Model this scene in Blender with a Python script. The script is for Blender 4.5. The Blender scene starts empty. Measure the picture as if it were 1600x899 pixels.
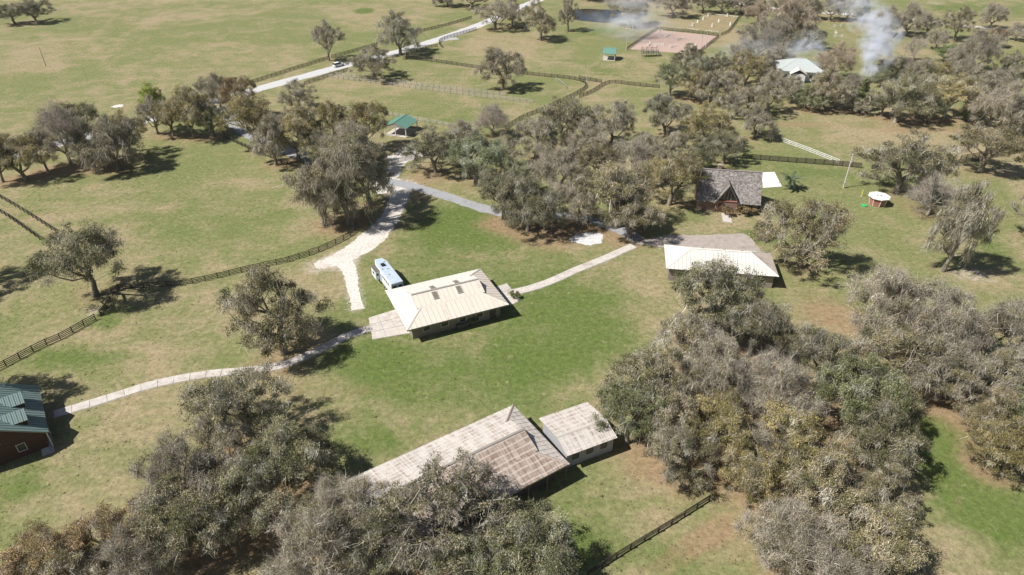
import bpy, math, random
import numpy as np
from mathutils import Vector, Matrix

# ------------------------------------------------------------------ camera, sky, sun, exposure
scene = bpy.context.scene
col = scene.collection
CAM_H, PITCH, FOV = 76.0, math.radians(33), math.radians(74)
cd = bpy.data.cameras.new('camera'); cam = bpy.data.objects.new('camera', cd); col.objects.link(cam)
cd.sensor_width = 36; cd.sensor_fit = 'HORIZONTAL'; cd.lens = 18 / math.tan(FOV / 2)
cd.clip_start = 0.5; cd.clip_end = 9000
cam.location = (0, 0, CAM_H); cam.rotation_euler = (math.pi / 2 - PITCH, 0, 0)
scene.camera = cam
SUN_EL = math.radians(51); SUN_AZ = math.atan2(-0.953, -0.302)
world = bpy.data.worlds.new('World'); scene.world = world; world.use_nodes = True
wn = world.node_tree.nodes; bg = wn['Background']
sky = wn.new('ShaderNodeTexSky'); sky.sky_type = 'NISHITA'; sky.sun_disc = False
sky.sun_elevation = SUN_EL; sky.sun_rotation = SUN_AZ
world.node_tree.links.new(sky.outputs[0], bg.inputs[0]); bg.inputs[1].default_value = 0.05
sd = bpy.data.lights.new('sun', 'SUN'); sun = bpy.data.objects.new('sun', sd); col.objects.link(sun)
sd.energy = 5.0; sd.angle = math.radians(0.5); sd.color = (1, 0.975, 0.94)
_d = Vector((0.953 * math.cos(SUN_EL), 0.302 * math.cos(SUN_EL), -math.sin(SUN_EL)))
sun.rotation_euler = _d.to_track_quat('-Z', 'Y').to_euler(); sun.location = (-60, -20, 150)
scene.view_settings.view_transform = 'Standard'; scene.view_settings.look = 'None'
scene.cycles.volume_bounces = 6; scene.cycles.max_bounces = 12
scene.view_settings.exposure = 0.36; scene.view_settings.gamma = 1.0

rng = np.random.default_rng(7); random.seed(7)

# ------------------------------------------------------------------ survey: photo pixel (1600x899) -> point on level ground
FPX = 800 / math.tan(FOV / 2); CP, SP = math.cos(PITCH), math.sin(PITCH)
def ray(px, py):
    x = (px - 800) / FPX; y = -(py - 449.5) / FPX
    return (x, CP + y * SP, -SP + y * CP)
def G(px, py, z=0.0):
    d = ray(px, py); t = (CAM_H - z) / -d[2]
    return Vector((d[0] * t, d[1] * t, z))
def depth_of(p): return p[1] * CP + (CAM_H - p[2]) * SP
def height_at(base, topy):          # height above base whose top shows at image row topy
    k = -(topy - 449.5) / FPX       # up/depth ratio
    # up = y*SP + (z-H)*CP ; depth = y*CP - (z-H)*SP
    y = base[1]; q = (k * y * CP - y * SP) / (CP + k * SP)
    return q + CAM_H

# ------------------------------------------------------------------ helpers
def link(o, parent=None):
    col.objects.link(o)
    if parent is not None: o.parent = parent
    return o
def tag(o, label, cat, group=None):
    o['label'] = label; o['category'] = cat
    if group: o['group'] = group
    return o
def thing(name, label, cat, loc=(0, 0, 0), rz=0.0, group=None):
    o = bpy.data.objects.new(name, None); o.empty_display_size = 0.5
    o.location = loc; o.rotation_euler = (0, 0, rz); link(o)
    return tag(o, label, cat, group)
def np_mesh(name, V, F, mat=None, attrs=None):
    """V (n,3), F (m,k) same-size faces"""
    V = np.asarray(V, np.float32); F = np.asarray(F, np.int32); k = F.shape[1]
    me = bpy.data.meshes.new(name)
    me.vertices.add(len(V)); me.vertices.foreach_set('co', V.ravel())
    me.loops.add(F.size); me.loops.foreach_set('vertex_index', F.ravel())
    me.polygons.add(len(F)); me.polygons.foreach_set('loop_start', np.arange(0, F.size, k, dtype=np.int32))
    for an, av in (attrs or {}).items():
        av = np.asarray(av, np.float32)
        if av.ndim == 1:
            a = me.attributes.new(an, 'FLOAT', 'POINT'); a.data.foreach_set('value', av)
        else:
            a = me.attributes.new(an, 'FLOAT_COLOR', 'POINT'); a.data.foreach_set('color', av.ravel())
    if mat: me.materials.append(mat)
    me.update(calc_edges=True); return me
class MB:
    def __init__(s): s.v = []; s.f = []; s.uv = None
    def box(s, c, d, rz=0.0, R=None):
        n = len(s.v); h = [x / 2 for x in d]
        M = R if R is not None else Matrix.Rotation(rz, 3, 'Z')
        for z in (-1, 1):
            for x, y in ((-1, -1), (1, -1), (1, 1), (-1, 1)):
                s.v.append(tuple(M @ Vector((x * h[0], y * h[1], z * h[2])) + Vector(c)))
        for q in ((0, 3, 2, 1), (4, 5, 6, 7), (0, 1, 5, 4), (1, 2, 6, 5), (2, 3, 7, 6), (3, 0, 4, 7)):
            s.f.append([n + i for i in q])
        return s
    def bar(s, a, b, w, h=None):
        a = Vector(a); b = Vector(b); d = b - a; L = d.length; h = h or w
        R = d.to_track_quat('X', 'Z').to_matrix()
        return s.box((a + b) / 2, (L, w, h), R=R)
    def tube(s, a, b, r0, r1=None, k=8, cap=True):
        a = Vector(a); b = Vector(b); r1 = r0 if r1 is None else r1
        R = (b - a).to_track_quat('Z', 'Y').to_matrix(); n = len(s.v)
        for p, r in ((a, r0), (b, r1)):
            for i in range(k):
                t = 2 * math.pi * i / k
                s.v.append(tuple(p + R @ Vector((r * math.cos(t), r * math.sin(t), 0))))
        for i in range(k):
            j = (i + 1) % k; s.f.append([n + i, n + j, n + k + j, n + k + i])
        if cap: s.f.append([n + k + i for i in range(k)]); s.f.append([n + i for i in reversed(range(k))])
        return s
    def poly(s, pts):
        n = len(s.v); s.v += [tuple(p) for p in pts]; s.f.append(list(range(n, n + len(pts)))); return s
    def prism(s, pts, off):     # closed solid: polygon extruded by vector off
        n = len(s.v); k = len(pts); off = Vector(off)
        s.v += [tuple(p) for p in pts] + [tuple(Vector(p) + off) for p in pts]
        s.f.append([n + i for i in reversed(range(k))]); s.f.append([n + k + i for i in range(k)])
        for i in range(k):
            j = (i + 1) % k; s.f.append([n + i, n + j, n + k + j, n + k + i])
        return s
    def build(s, name, mat, parent=None, bevel=0.0):
        me = bpy.data.meshes.new(name); me.from_pydata(s.v, [], s.f); me.validate()
        if mat: me.materials.append(mat)
        import bmesh
        bm = bmesh.new(); bm.from_mesh(me); bmesh.ops.recalc_face_normals(bm, faces=bm.faces); bm.to_mesh(me); bm.free()
        o = bpy.data.objects.new(name, me)
        if bevel:
            m = o.modifiers.new('bevel', 'BEVEL'); m.width = bevel; m.segments = 2; m.limit_method = 'ANGLE'
        return link(o, parent)

# ------------------------------------------------------------------ materials
class NT:
    def __init__(s, name, rough=0.85, spec=0.3):
        s.m = bpy.data.materials.new(name); s.m.use_nodes = True; s.t = s.m.node_tree
        s.b = s.t.nodes['Principled BSDF']; s.b.inputs['Roughness'].default_value = rough
        s.b.inputs['Specular IOR Level'].default_value = spec
    def n(s, typ, **kw):
        x = s.t.nodes.new(typ)
        for k, v in kw.items():
            if k.startswith('i_'): x.inputs[int(k[2:])].default_value = v
            else: setattr(x, k, v)
        return x
    def l(s, a, b): s.t.links.new(a, b)
    def noise(s, vec, scale, detail=4, rough=0.6, dist=0.0):
        x = s.n('ShaderNodeTexNoise'); x.inputs['Scale'].default_value = scale; x.inputs['Detail'].default_value = detail
        x.inputs['Roughness'].default_value = rough; x.inputs['Distortion'].default_value = dist
        if vec is not None: s.l(vec, x.inputs['Vector'])
        return x.outputs['Fac']
    def ramp(s, fac, stops):
        x = s.n('ShaderNodeValToRGB'); e = x.color_ramp.elements
        while len(e) < len(stops): e.new(0.5)
        for i, (p, c) in enumerate(stops):
            e[i].position = p; e[i].color = (*c, 1) if len(c) == 3 else c
        s.l(fac, x.inputs[0]); return x.outputs[0]
    def val(s, op, a, b=None, clamp=False):
        x = s.n('ShaderNodeMath', operation=op); x.use_clamp = clamp
        for i, v in enumerate((a, b)):
            if v is None: continue
            if isinstance(v, (int, float)): x.inputs[i].default_value = v
            else: s.l(v, x.inputs[i])
        return x.outputs[0]
    def mix(s, fac, a, b, typ='MIX'):
        x = s.n('ShaderNodeMix', data_type='RGBA', blend_type=typ)
        for i, v in ((0, fac), (6, a), (7, b)):
            if isinstance(v, (int, float)): x.inputs[i].default_value = v
            elif isinstance(v, tuple): x.inputs[i].default_value = (*v, 1)
            else: s.l(v, x.inputs[i])
        return x.outputs[2]
    def coord(s, which='Object'): return s.n('ShaderNodeTexCoord').outputs[which]
    def mapped(s, vec, scale, rot=(0, 0, 0)):
        x = s.n('ShaderNodeMapping'); x.inputs['Scale'].default_value = scale; x.inputs['Rotation'].default_value = rot
        s.l(vec, x.inputs[0]); return x.outputs[0]
    def bump(s, h, strength=0.3, dist=0.05):
        x = s.n('ShaderNodeBump'); x.inputs['Strength'].default_value = strength; x.inputs['Distance'].default_value = dist
        s.l(h, x.inputs['Height']); s.l(x.outputs[0], s.b.inputs['Normal'])
    def out(s, c): s.l(c, s.b.inputs['Base Color']); return s.m
    def smooth(s, fac, lo, hi):
        x = s.n('ShaderNodeMapRange', interpolation_type='SMOOTHSTEP'); x.inputs[1].default_value = lo; x.inputs[2].default_value = hi
        s.l(fac, x.inputs[0]); return x.outputs[0]

def simple(name, c, rough=0.8, var=0.25, scale=1.5, spec=0.3, metal=0.0):
    m = NT(name, rough, spec); m.b.inputs['Metallic'].default_value = metal
    n1 = m.noise(m.coord(), scale, 5, 0.65)
    r = m.n('ShaderNodeObjectInfo').outputs['Random']
    f = m.val('ADD', m.val('MULTIPLY', n1, 2 * var), m.val('MULTIPLY', r, var * 0.8))
    f = m.val('ADD', f, 1 - 1.4 * var)
    mul = m.n('ShaderNodeVectorMath', operation='SCALE'); mul.inputs[0].default_value = c; m.l(f, mul.inputs['Scale'])
    m.bump(n1, 0.2, 0.02)
    return m.out(mul.outputs[0])

def make_ground_mat():
    m = NT('pasture_grass', 0.95, 0.1); P = m.coord()
    at = m.n('ShaderNodeAttribute', attribute_name='patch'); sep = m.n('ShaderNodeSeparateColor'); m.l(at.outputs['Color'], sep.inputs[0])
    big = m.noise(P, 0.018, 4, 0.6, 0.6); mid = m.noise(P, 0.09, 5, 0.65, 0.8); sm = m.noise(P, 0.5, 6, 0.72); fine = m.noise(P, 2.6, 5, 0.8)
    st = m.noise(m.mapped(P, (0.05, 0.4, 1), (0, 0, 0.5)), 1.0, 4, 0.6, 0.4)
    tan = m.mix(sm, (0.385, 0.300, 0.185), (0.260, 0.212, 0.118))
    olive = m.mix(sm, (0.225, 0.226, 0.094), (0.132, 0.156, 0.054))
    f = m.val('ADD', m.val('MULTIPLY', big, 0.55), m.val('MULTIPLY', mid, 0.45)); f = m.val('ADD', f, m.val('MULTIPLY', st, 0.16))
    base = m.mix(m.smooth(f, 0.44, 0.66), tan, olive)
    pk = m.noise(P, 0.055, 5, 0.7, 1.2); base = m.mix(m.val('MULTIPLY', m.smooth(pk, 0.52, 0.72), 0.6), base, m.mix(fine, (0.42, 0.31, 0.20), (0.30, 0.225, 0.135)))
    # lush green
    g = m.val('ADD', sep.outputs[0], m.val('MULTIPLY', m.val('SUBTRACT', mid, 0.5), 0.9)); g = m.val('ADD', g, m.val('MULTIPLY', m.val('SUBTRACT', sm, 0.5), 0.8))
    green = m.mix(fine, (0.135, 0.182, 0.044), (0.074, 0.112, 0.026))
    base = m.mix(m.val('MULTIPLY', m.smooth(g, 0.12, 0.95), 0.92), base, green)
    wd = m.noise(P, 0.34, 4, 0.75, 1.0); base = m.mix(m.val('MULTIPLY', m.smooth(wd, 0.56, 0.70), 0.55), base, m.mix(sm, (0.115, 0.135, 0.045), (0.165, 0.170, 0.070)))
    dr = m.noise(P, 0.8, 5, 0.8, 0.6); base = m.mix(m.val('MULTIPLY', m.smooth(dr, 0.56, 0.72), 0.5), base, (0.46, 0.38, 0.25))
    # leaf litter
    lt = m.val('ADD', sep.outputs[1], m.val('MULTIPLY', m.val('SUBTRACT', mid, 0.5), 0.7)); lt = m.val('ADD', lt, m.val('MULTIPLY', m.val('SUBTRACT', sm, 0.5), 0.9))
    lit = m.mix(fine, (0.36, 0.245, 0.145), (0.22, 0.150, 0.090))
    base = m.mix(m.val('MULTIPLY', m.smooth(lt, 0.25, 1.0), 0.85), base, lit)
    # bare sand
    sa = m.val('ADD', sep.outputs[2], m.val('MULTIPLY', m.val('SUBTRACT', mid, 0.5), 0.5)); sa = m.val('ADD', sa, m.val('MULTIPLY', m.val('SUBTRACT', sm, 0.5), 1.2))
    sand = m.mix(fine, (0.50, 0.42, 0.33), (0.36, 0.29, 0.22))
    base = m.mix(m.smooth(sa, 0.35, 0.85), base, sand)
    mw = m.n('ShaderNodeTexWave', wave_type='BANDS', bands_direction='X'); mw.inputs['Scale'].default_value = 0.14; mw.inputs['Distortion'].default_value = 3.0; mw.inputs['Detail'].default_value = 3; mw.inputs['Detail Scale'].default_value = 0.4; m.l(m.mapped(P, (1, 1, 1), (0, 0, 1.05)), mw.inputs['Vector'])
    base = m.mix(m.val('MULTIPLY', mw.outputs['Fac'], 0.09), base, (0.10, 0.12, 0.04))
    sp = m.noise(P, 1.1, 6, 0.85); spk = m.val('ADD', m.val('MULTIPLY', sp, 2.3), -0.15)
    sc = m.n('ShaderNodeVectorMath', operation='SCALE'); m.l(base, sc.inputs[0]); m.l(spk, sc.inputs['Scale'])
    m.bump(m.val('ADD', fine, m.val('MULTIPLY', sm, 2.0)), 0.55, 0.12)
    return m.out(sc.outputs[0])

def make_path_mat(name, c1, c2, scale=1.2, rough=0.9, stain=(0.2, 0.17, 0.13), stain_amt=0.5, bump=0.3):
    m = NT(name, rough, 0.15); P = m.coord()
    n1 = m.noise(P, scale, 6, 0.75); n2 = m.noise(P, 0.25, 4, 0.6, 0.5); n3 = m.noise(P, 6, 3, 0.7)
    c = m.mix(m.smooth(n1, 0.3, 0.7), c1, c2)
    r = m.n('ShaderNodeObjectInfo').outputs['Random']
    s = m.val('ADD', n2, m.val('MULTIPLY', m.val('SUBTRACT', r, 0.5), 0.18)); s = m.val('ADD', s, m.val('MULTIPLY', m.val('SUBTRACT', n1, 0.5), 0.5))
    c = m.mix(m.val('MULTIPLY', m.smooth(s, 0.5, 0.75), stain_amt), c, stain)
    m.bump(m.val('ADD', n1, n3), bump, 0.05); return m.out(c)

def make_metal_roof(name, clean, stain, amt, rib=0.3, rough=0.5, grid=0.0, vary=0.16):
    m = NT(name, rough, 0.4); uv = m.n('ShaderNodeUVMap', uv_map='UVMap').outputs[0]
    oi = m.n('ShaderNodeObjectInfo').outputs['Random']
    st = m.noise(m.mapped(uv, (1.4, 0.22, 1)), 1.0, 5, 0.7); ln = m.noise(m.mapped(uv, (3.5, 0.05, 1)), 1.0, 3, 0.6); bl = m.noise(uv, 0.7, 5, 0.75, 0.5)
    f = m.val('ADD', m.val('MULTIPLY', st, 0.5), m.val('MULTIPLY', ln, 0.5)); f = m.val('ADD', f, m.val('MULTIPLY', m.val('SUBTRACT', bl, 0.5), 0.55))
    f = m.val('ADD', f, m.val('MULTIPLY', m.val('SUBTRACT', oi, 0.5), vary))
    if grid:
        gw = m.n('ShaderNodeTexWave', wave_type='BANDS', bands_direction='Y'); gw.inputs['Scale'].default_value = 0.32; gw.inputs['Distortion'].default_value = 1.2; gw.inputs['Detail'].default_value = 2; m.l(uv, gw.inputs['Vector'])
        f = m.val('SUBTRACT', f, m.val('MULTIPLY', m.smooth(gw.outputs['Fac'], 0.80, 0.98), grid))
    c = m.mix(m.smooth(f, 0.78 - amt * 0.55, 1.02 - amt * 0.5), clean, stain)
    w = m.n('ShaderNodeTexWave', wave_type='BANDS', bands_direction='X'); w.inputs['Scale'].default_value = 1 / rib * 0.159 * 2; m.l(uv, w.inputs['Vector'])
    m.bump(w.outputs['Fac'], 0.6, 0.03); return m.out(c)

def leaf_mat(name, stops, trans=0.25):
    m = NT(name, 0.75, 0.12)
    t = m.n('ShaderNodeAttribute', attribute_name='tint').outputs['Fac']
    oi = m.n('ShaderNodeObjectInfo'); c = m.mix(1.0, m.ramp(t, stops), oi.outputs['Color'], 'MULTIPLY')
    m.l(c, m.b.inputs['Base Color'])
    if trans:
        tr = m.n('ShaderNodeBsdfTranslucent'); m.l(c, tr.inputs[0]); mx = m.n('ShaderNodeMixShader'); mx.inputs[0].default_value = trans
        m.l(m.b.outputs[0], mx.inputs[1]); m.l(tr.outputs[0], mx.inputs[2]); m.l(mx.outputs[0], m.t.nodes['Material Output'].inputs[0])
    return m.m

M = {}
M['ground'] = make_ground_mat()
M['asphalt'] = make_path_mat('asphalt', (0.56, 0.54, 0.52), (0.47, 0.46, 0.45), 1.5, stain=(0.24, 0.23, 0.22), stain_amt=0.4, bump=0.15)
M['asphalt2'] = make_path_mat('old_asphalt', (0.36, 0.36, 0.36), (0.28, 0.28, 0.285), 1.5, stain=(0.20, 0.19, 0.18), stain_amt=0.5, bump=0.15)
M['gravel'] = make_path_mat('limerock_gravel', (0.72, 0.675, 0.62), (0.50, 0.455, 0.40), 1.6, stain=(0.42, 0.35, 0.25), stain_amt=0.4, bump=0.6)
M['grey_gravel'] = make_path_mat('grey_gravel', (0.50, 0.48, 0.46), (0.33, 0.31, 0.29), 1.8, stain=(0.27, 0.22, 0.17), stain_amt=0.6, bump=0.6)
M['pad'] = make_path_mat('stained_concrete', (0.42, 0.36, 0.31), (0.31, 0.265, 0.23), 0.7, stain=(0.22, 0.18, 0.15), stain_amt=0.6, bump=0.2)
M['ash'] = make_path_mat('pale_ash', (0.66, 0.65, 0.64), (0.50, 0.49, 0.475), 1.2, stain=(0.36, 0.33, 0.3), stain_amt=0.4, bump=0.5)
M['concrete'] = make_path_mat('concrete', (0.60, 0.55, 0.49), (0.46, 0.41, 0.36), 0.9, stain=(0.30, 0.25, 0.21), stain_amt=0.55, bump=0.15)
M['clay'] = make_path_mat('arena_clay', (0.47, 0.345, 0.285), (0.40, 0.285, 0.235), 0.8, stain=(0.38, 0.25, 0.20), stain_amt=0.5)
M['sandring'] = make_path_mat('arena_sand', (0.34, 0.26, 0.15), (0.26, 0.21, 0.11), 0.5, stain=(0.2, 0.17, 0.09), stain_amt=0.5)
M['roof_beige'] = make_metal_roof('beige_metal_roof', (0.68, 0.605, 0.51), (0.47, 0.37, 0.285), 0.45)
M['roof_white'] = make_metal_roof('white_metal_roof', (0.66, 0.62, 0.555), (0.48, 0.425, 0.36), 0.32)
M['roof_tan'] = make_metal_roof('tan_stained_roof', (0.62, 0.54, 0.46), (0.42, 0.33, 0.27), 0.6)
M['roof_pale'] = make_metal_roof('pale_weathered_roof', (0.58, 0.53, 0.475), (0.33, 0.26, 0.21), 0.68, grid=0.2, vary=0.09)
M['roof_rust'] = make_metal_roof('rust_stained_roof', (0.50, 0.425, 0.36), (0.265, 0.19, 0.145), 0.80, grid=0.22, vary=0.09)
M['roof_grey'] = make_metal_roof('grey_weathered_roof', (0.58, 0.53, 0.47), (0.34, 0.27, 0.225), 0.66, grid=0.2, vary=0.09)
M['roof_green'] = make_metal_roof('green_metal_roof', (0.20, 0.275, 0.25), (0.15, 0.21, 0.195), 0.35)
M['roof_mint'] = make_metal_roof('mint_metal_roof', (0.135, 0.27, 0.21), (0.11, 0.22, 0.175), 0.3)
M['roof_sage'] = make_metal_roof('sage_white_roof', (0.46, 0.49, 0.465), (0.38, 0.40, 0.38), 0.3)
M['trim'] = simple('grey_trim', (0.36, 0.32, 0.28), 0.6, 0.15)
M['pale_trim'] = simple('pale_trim', (0.68, 0.62, 0.54), 0.6, 0.15)
M['wall_dark'] = simple('dark_wood_wall', (0.10, 0.085, 0.07), 0.85, 0.3, 2)
M['wall_beige'] = simple('beige_wall', (0.28, 0.24, 0.195), 0.85, 0.2, 1)
M['wall_grey'] = simple('grey_block_wall', (0.36, 0.36, 0.37), 0.9, 0.2, 1)
M['wall_white'] = simple('white_wall', (0.74, 0.74, 0.76), 0.8, 0.1, 1)
M['wood_fence'] = simple('dark_fence_boards', (0.048, 0.038, 0.032), 0.8, 0.35, 3)
M['pale_fence'] = simple('bleached_fence_boards', (0.42, 0.38, 0.33), 0.85, 0.3, 3)
M['white_paint'] = simple('white_paint', (0.78, 0.77, 0.74), 0.5, 0.12, 3)
M['galv'] = simple('galvanised_metal', (0.42, 0.42, 0.42), 0.45, 0.15, 3, 0.5)
M['pole'] = simple('pale_pole', (0.56, 0.51, 0.45), 0.8, 0.2, 2)
M['black'] = simple('black_rubber', (0.02, 0.02, 0.022), 0.6, 0.2)
M['glass'] = simple('dark_glass', (0.02, 0.025, 0.03), 0.12, 0.1, 1, 0.6)
M['body_white'] = simple('white_vehicle_paint', (0.74, 0.75, 0.77), 0.35, 0.08, 0.8, 0.5)
M['body_roof'] = simple('pale_blue_roof_sheet', (0.46, 0.54, 0.62), 0.4, 0.2, 0.9, 0.5)
M['red_panel'] = simple('red_brick_panel', (0.36, 0.16, 0.12), 0.85, 0.25, 4)
M['red_wood'] = simple('red_stained_boards', (0.095, 0.050, 0.034), 0.85, 0.3, 2)
M['timber'] = simple('grey_timber', (0.16, 0.14, 0.125), 0.9, 0.3, 3)
M['shake'] = simple('grey_wood_shakes', (0.24, 0.205, 0.195), 0.95, 0.55, 5)
M['green_plastic'] = simple('green_plastic', (0.05, 0.42, 0.14), 0.4, 0.1)
M['yellow_paint'] = simple('yellow_paint', (0.75, 0.68, 0.12), 0.5, 0.1)
M['pond'] = simple('dark_pond_water', (0.030, 0.024, 0.022), 0.12, 0.2, 0.2, 0.5)
def brick_mat():
    m = NT('red_brick', 0.9, 0.2); b = m.n('ShaderNodeTexBrick'); m.l(m.mapped(m.coord(), (1, 1, 1), (math.pi / 2, 0, 0)), b.inputs[0])
    b.inputs['Color1'].default_value = (0.21, 0.115, 0.08, 1); b.inputs['Color2'].default_value = (0.27, 0.16, 0.115, 1); b.inputs['Mortar'].default_value = (0.4, 0.34, 0.3, 1)
    b.inputs['Scale'].default_value = 4; return m.out(b.outputs[0])
M['brick'] = brick_mat()
M['bark'] = leaf_mat('bark', [(0, (0.085, 0.068, 0.056)), (0.5, (0.16, 0.138, 0.112)), (1, (0.56, 0.515, 0.425))], 0)
M['leaf'] = leaf_mat('oak_leaf', [(0, (0.075, 0.080, 0.035)), (0.4, (0.178, 0.162, 0.080)), (0.75, (0.310, 0.272, 0.160)), (1, (0.52, 0.46, 0.33))], 0.24)
M['moss'] = leaf_mat('spanish_moss', [(0, (0.24, 0.212, 0.165)), (0.5, (0.42, 0.382, 0.295)), (1, (0.68, 0.64, 0.54))], 0.24)
M['frond'] = leaf_mat('palm_frond', [(0, (0.06, 0.09, 0.05)), (1, (0.20, 0.24, 0.13))])

# ------------------------------------------------------------------ tree kinds (shared meshes)
def unit(n, r):
    v = r.normal(size=(n, 3)); return v / np.linalg.norm(v, axis=1, keepdims=True)
def quads_from(c, a, b):
    """centres c, half axes a, b -> rhombus quads"""
    n = len(c); V = np.empty((n, 4, 3)); V[:, 0] = c - a; V[:, 1] = c + b; V[:, 2] = c + a; V[:, 3] = c - b
    return V.reshape(-1, 3), np.arange(4 * n).reshape(n, 4)
def strips_from(p, q, w):
    """from p to q, side vector w (half width) tapering"""
    n = len(p); V = np.empty((n, 4, 3)); V[:, 0] = p - w; V[:, 1] = p + w; V[:, 2] = q + w * 0.35; V[:, 3] = q - w * 0.35
    return V.reshape(-1, 3), np.arange(4 * n).reshape(n, 4)

def tree_kind(seed, R=8.0, Ht=14.0, fork=2.6, nclump=90, leaves=190, moss=45, twigs=40, crad=1.55, leaf=0.17, shape='dome', trunk_r=0.48, droop=1.0, low=0.35, gap=0.0, tw_len=1.0, leaf_share=0.7):
    r = np.random.default_rng(seed)
    # clump targets: several limb lobes, each a small dome of its own
    T = []; mind = R * 0.115; ph = r.uniform(0, 6.28)
    if shape == 'cone': lobes = [(np.array([0, 0, Ht * 0.5]), R, 1)]
    else:
        lobes = [(np.array([r.normal(0, .1) * R, r.normal(0, .1) * R, fork + (Ht - fork) * 0.62]), R * r.uniform(.42, .5), (Ht - fork) * 0.38)]
        nl = int(r.integers(7, 10))
        for q in range(nl):
            a = ph + 2 * math.pi * (q + r.uniform(-.28, .28)) / nl; lr = R * r.uniform(.22, .38); d = (R - lr) * r.uniform(.74, 1.12)
            lobes.append((np.array([math.cos(a) * d, math.sin(a) * d, fork + (Ht - fork) * r.uniform(.18, .62)]), lr, (Ht - fork) * r.uniform(.22, .34)))
    wts = np.array([l[1] ** 2 for l in lobes]); wts[0] *= 1.1; wts /= wts.sum(); tries = 0
    while len(T) < nclump and tries < 9000:
        tries += 1; c, lr, lh = lobes[r.choice(len(lobes), p=wts)]; a = r.uniform(0, 2 * math.pi)
        if shape == 'cone':
            zz = r.uniform(0.05, 1.0); rr = math.sqrt(r.random()); p = np.array([math.cos(a) * R * rr * (1 - zz) ** 0.8, math.sin(a) * R * rr * (1 - zz) ** 0.8, 1.0 + zz * (Ht - 1.0)])
        else:
            d = unit(1, r)[0]; d[2] = d[2] if r.random() < 1 - low * 0.45 else -abs(d[2]) * .6
            d[2] = abs(d[2]) if r.random() > low else d[2]; p = c + d * np.array([lr, lr, lh]) * r.uniform(.62, 1.08)
            if p[2] < fork * .75: continue
        if all(np.linalg.norm((p - q) * (1, 1, 1.25)) > mind for q in T): T.append(p)
        elif tries % 250 == 0: mind *= 0.95
    T = np.array(T); o = np.array([r.normal(0, 0.3), r.normal(0, 0.3), fork])
    T = T[np.argsort(np.linalg.norm(T - o, axis=1))]
    N = [np.zeros(3), np.array([o[0] * 0.4, o[1] * 0.4, fork * 0.5]), o]; par = [-1, 0, 1]; plen = [0, 0, 0]; ends = []
    for t in T:
        A = np.array(N[2:]); d = np.linalg.norm(A - t, axis=1) + 0.62 * np.array(plen[2:]); d += np.where(A[:, 2] > t[2] + 0.8, 2.0, 0)
        k = int(np.argmin(d)) + 2; prev = k; p0 = N[k]
        L = np.linalg.norm(t - p0); ns = max(1, int(L / 1.5))
        for s in range(1, ns + 1):
            u = s / ns; q = p0 + (t - p0) * u + np.array([0, 0, math.sin(u * math.pi) * 0.10 * L])
            if s < ns: q = q + r.normal(0, 0.13 * min(L, 2.5), 3)
            N.append(q); par.append(prev); plen.append(plen[prev] + L / ns); prev = len(N) - 1
        ends.append(prev)
    cnt = np.zeros(len(N))
    for e in ends:
        k = e
        while k >= 0: cnt[k] += 1; k = par[k]
    rad = trunk_r * (np.maximum(cnt, 0.6) / max(cnt[0], 1)) ** 0.50; rad[0] *= 1.45
    V = []; F = []; TI = []
    for i in range(1, len(N)):
        a, b = N[par[i]], N[i]; d = b - a; L = np.linalg.norm(d)
        if L < 1e-4: continue
        d = d / L; x = np.cross(d, (0.3, 0.5, 0.81)); x /= np.linalg.norm(x) + 1e-9; y = np.cross(d, x)
        k = 7 if rad[i] > 0.15 else 4; n0 = len(V)
        r0 = min(rad[par[i]], rad[i] * 1.5) if par[i] > 0 else rad[0]
        for c, rr in ((a - d * rad[i] * 0.3, r0), (b, rad[i])):
            for j in range(k):
                t = 2 * math.pi * j / k; V.append(c + (x * math.cos(t) + y * math.sin(t)) * rr); TI.append(0.35 + 0.4 * r.random() + (0.2 if rad[i] < 0.12 else 0))
        for j in range(k): F.append((n0 + j, n0 + (j + 1) % k, n0 + k + (j + 1) % k, n0 + k + j))
    V = np.array(V); F = np.array(F); TI = np.array(TI)
    ctr = np.array([0, 0, fork + (Ht - fork) * 0.35])
    lv, mv, tv = [], [], []
    lt, mt, tt = [], [], []
    for c in T:
        cr = crad * r.uniform(0.65, 1.35); outw = (c - ctr); outw /= np.linalg.norm(outw) + 1e-6
        ct = r.normal(0, 0.19); leafy = r.random() < leaf_share
        nlv = int(leaves * (r.uniform(.8, 1.4) if leafy else r.uniform(.08, .3))); nm = int(1.3 * moss * (r.uniform(.15, .7) if leafy else r.uniform(1.0, 2.2))); nt = int(1.3 * twigs * (r.uniform(.3, .8) if leafy else r.uniform(1.0, 1.8)))
        if nlv > 8:
            ns = 16; sc = c + unit(ns, r) * (cr * r.uniform(0.2, 1.0, (ns, 1)) ** 0.5) * (1, 1, 0.6) + (0, 0, .1 * cr)
            idx = r.integers(0, ns, nlv); p = sc[idx] + r.normal(0, 0.21 * cr, (nlv, 3)) * (1, 1, 0.6)
            nr = unit(nlv, r) * 0.7 + outw * 0.3 + (0, 0, 0.55); nr /= np.linalg.norm(nr, axis=1, keepdims=True)
            a = np.cross(nr, unit(nlv, r)); a /= np.linalg.norm(a, axis=1, keepdims=True) + 1e-9; b = np.cross(nr, a)
            s = leaf * r.uniform(0.55, 1.5, (nlv, 1))
            lv.append(np.stack([p - a * s, p + b * s * 0.55, p + a * s, p - b * s * 0.55], 1).reshape(-1, 3))
            lt.append(np.repeat(np.clip(0.46 + ct + r.normal(0, 0.25, nlv), 0, 1), 4))
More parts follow.
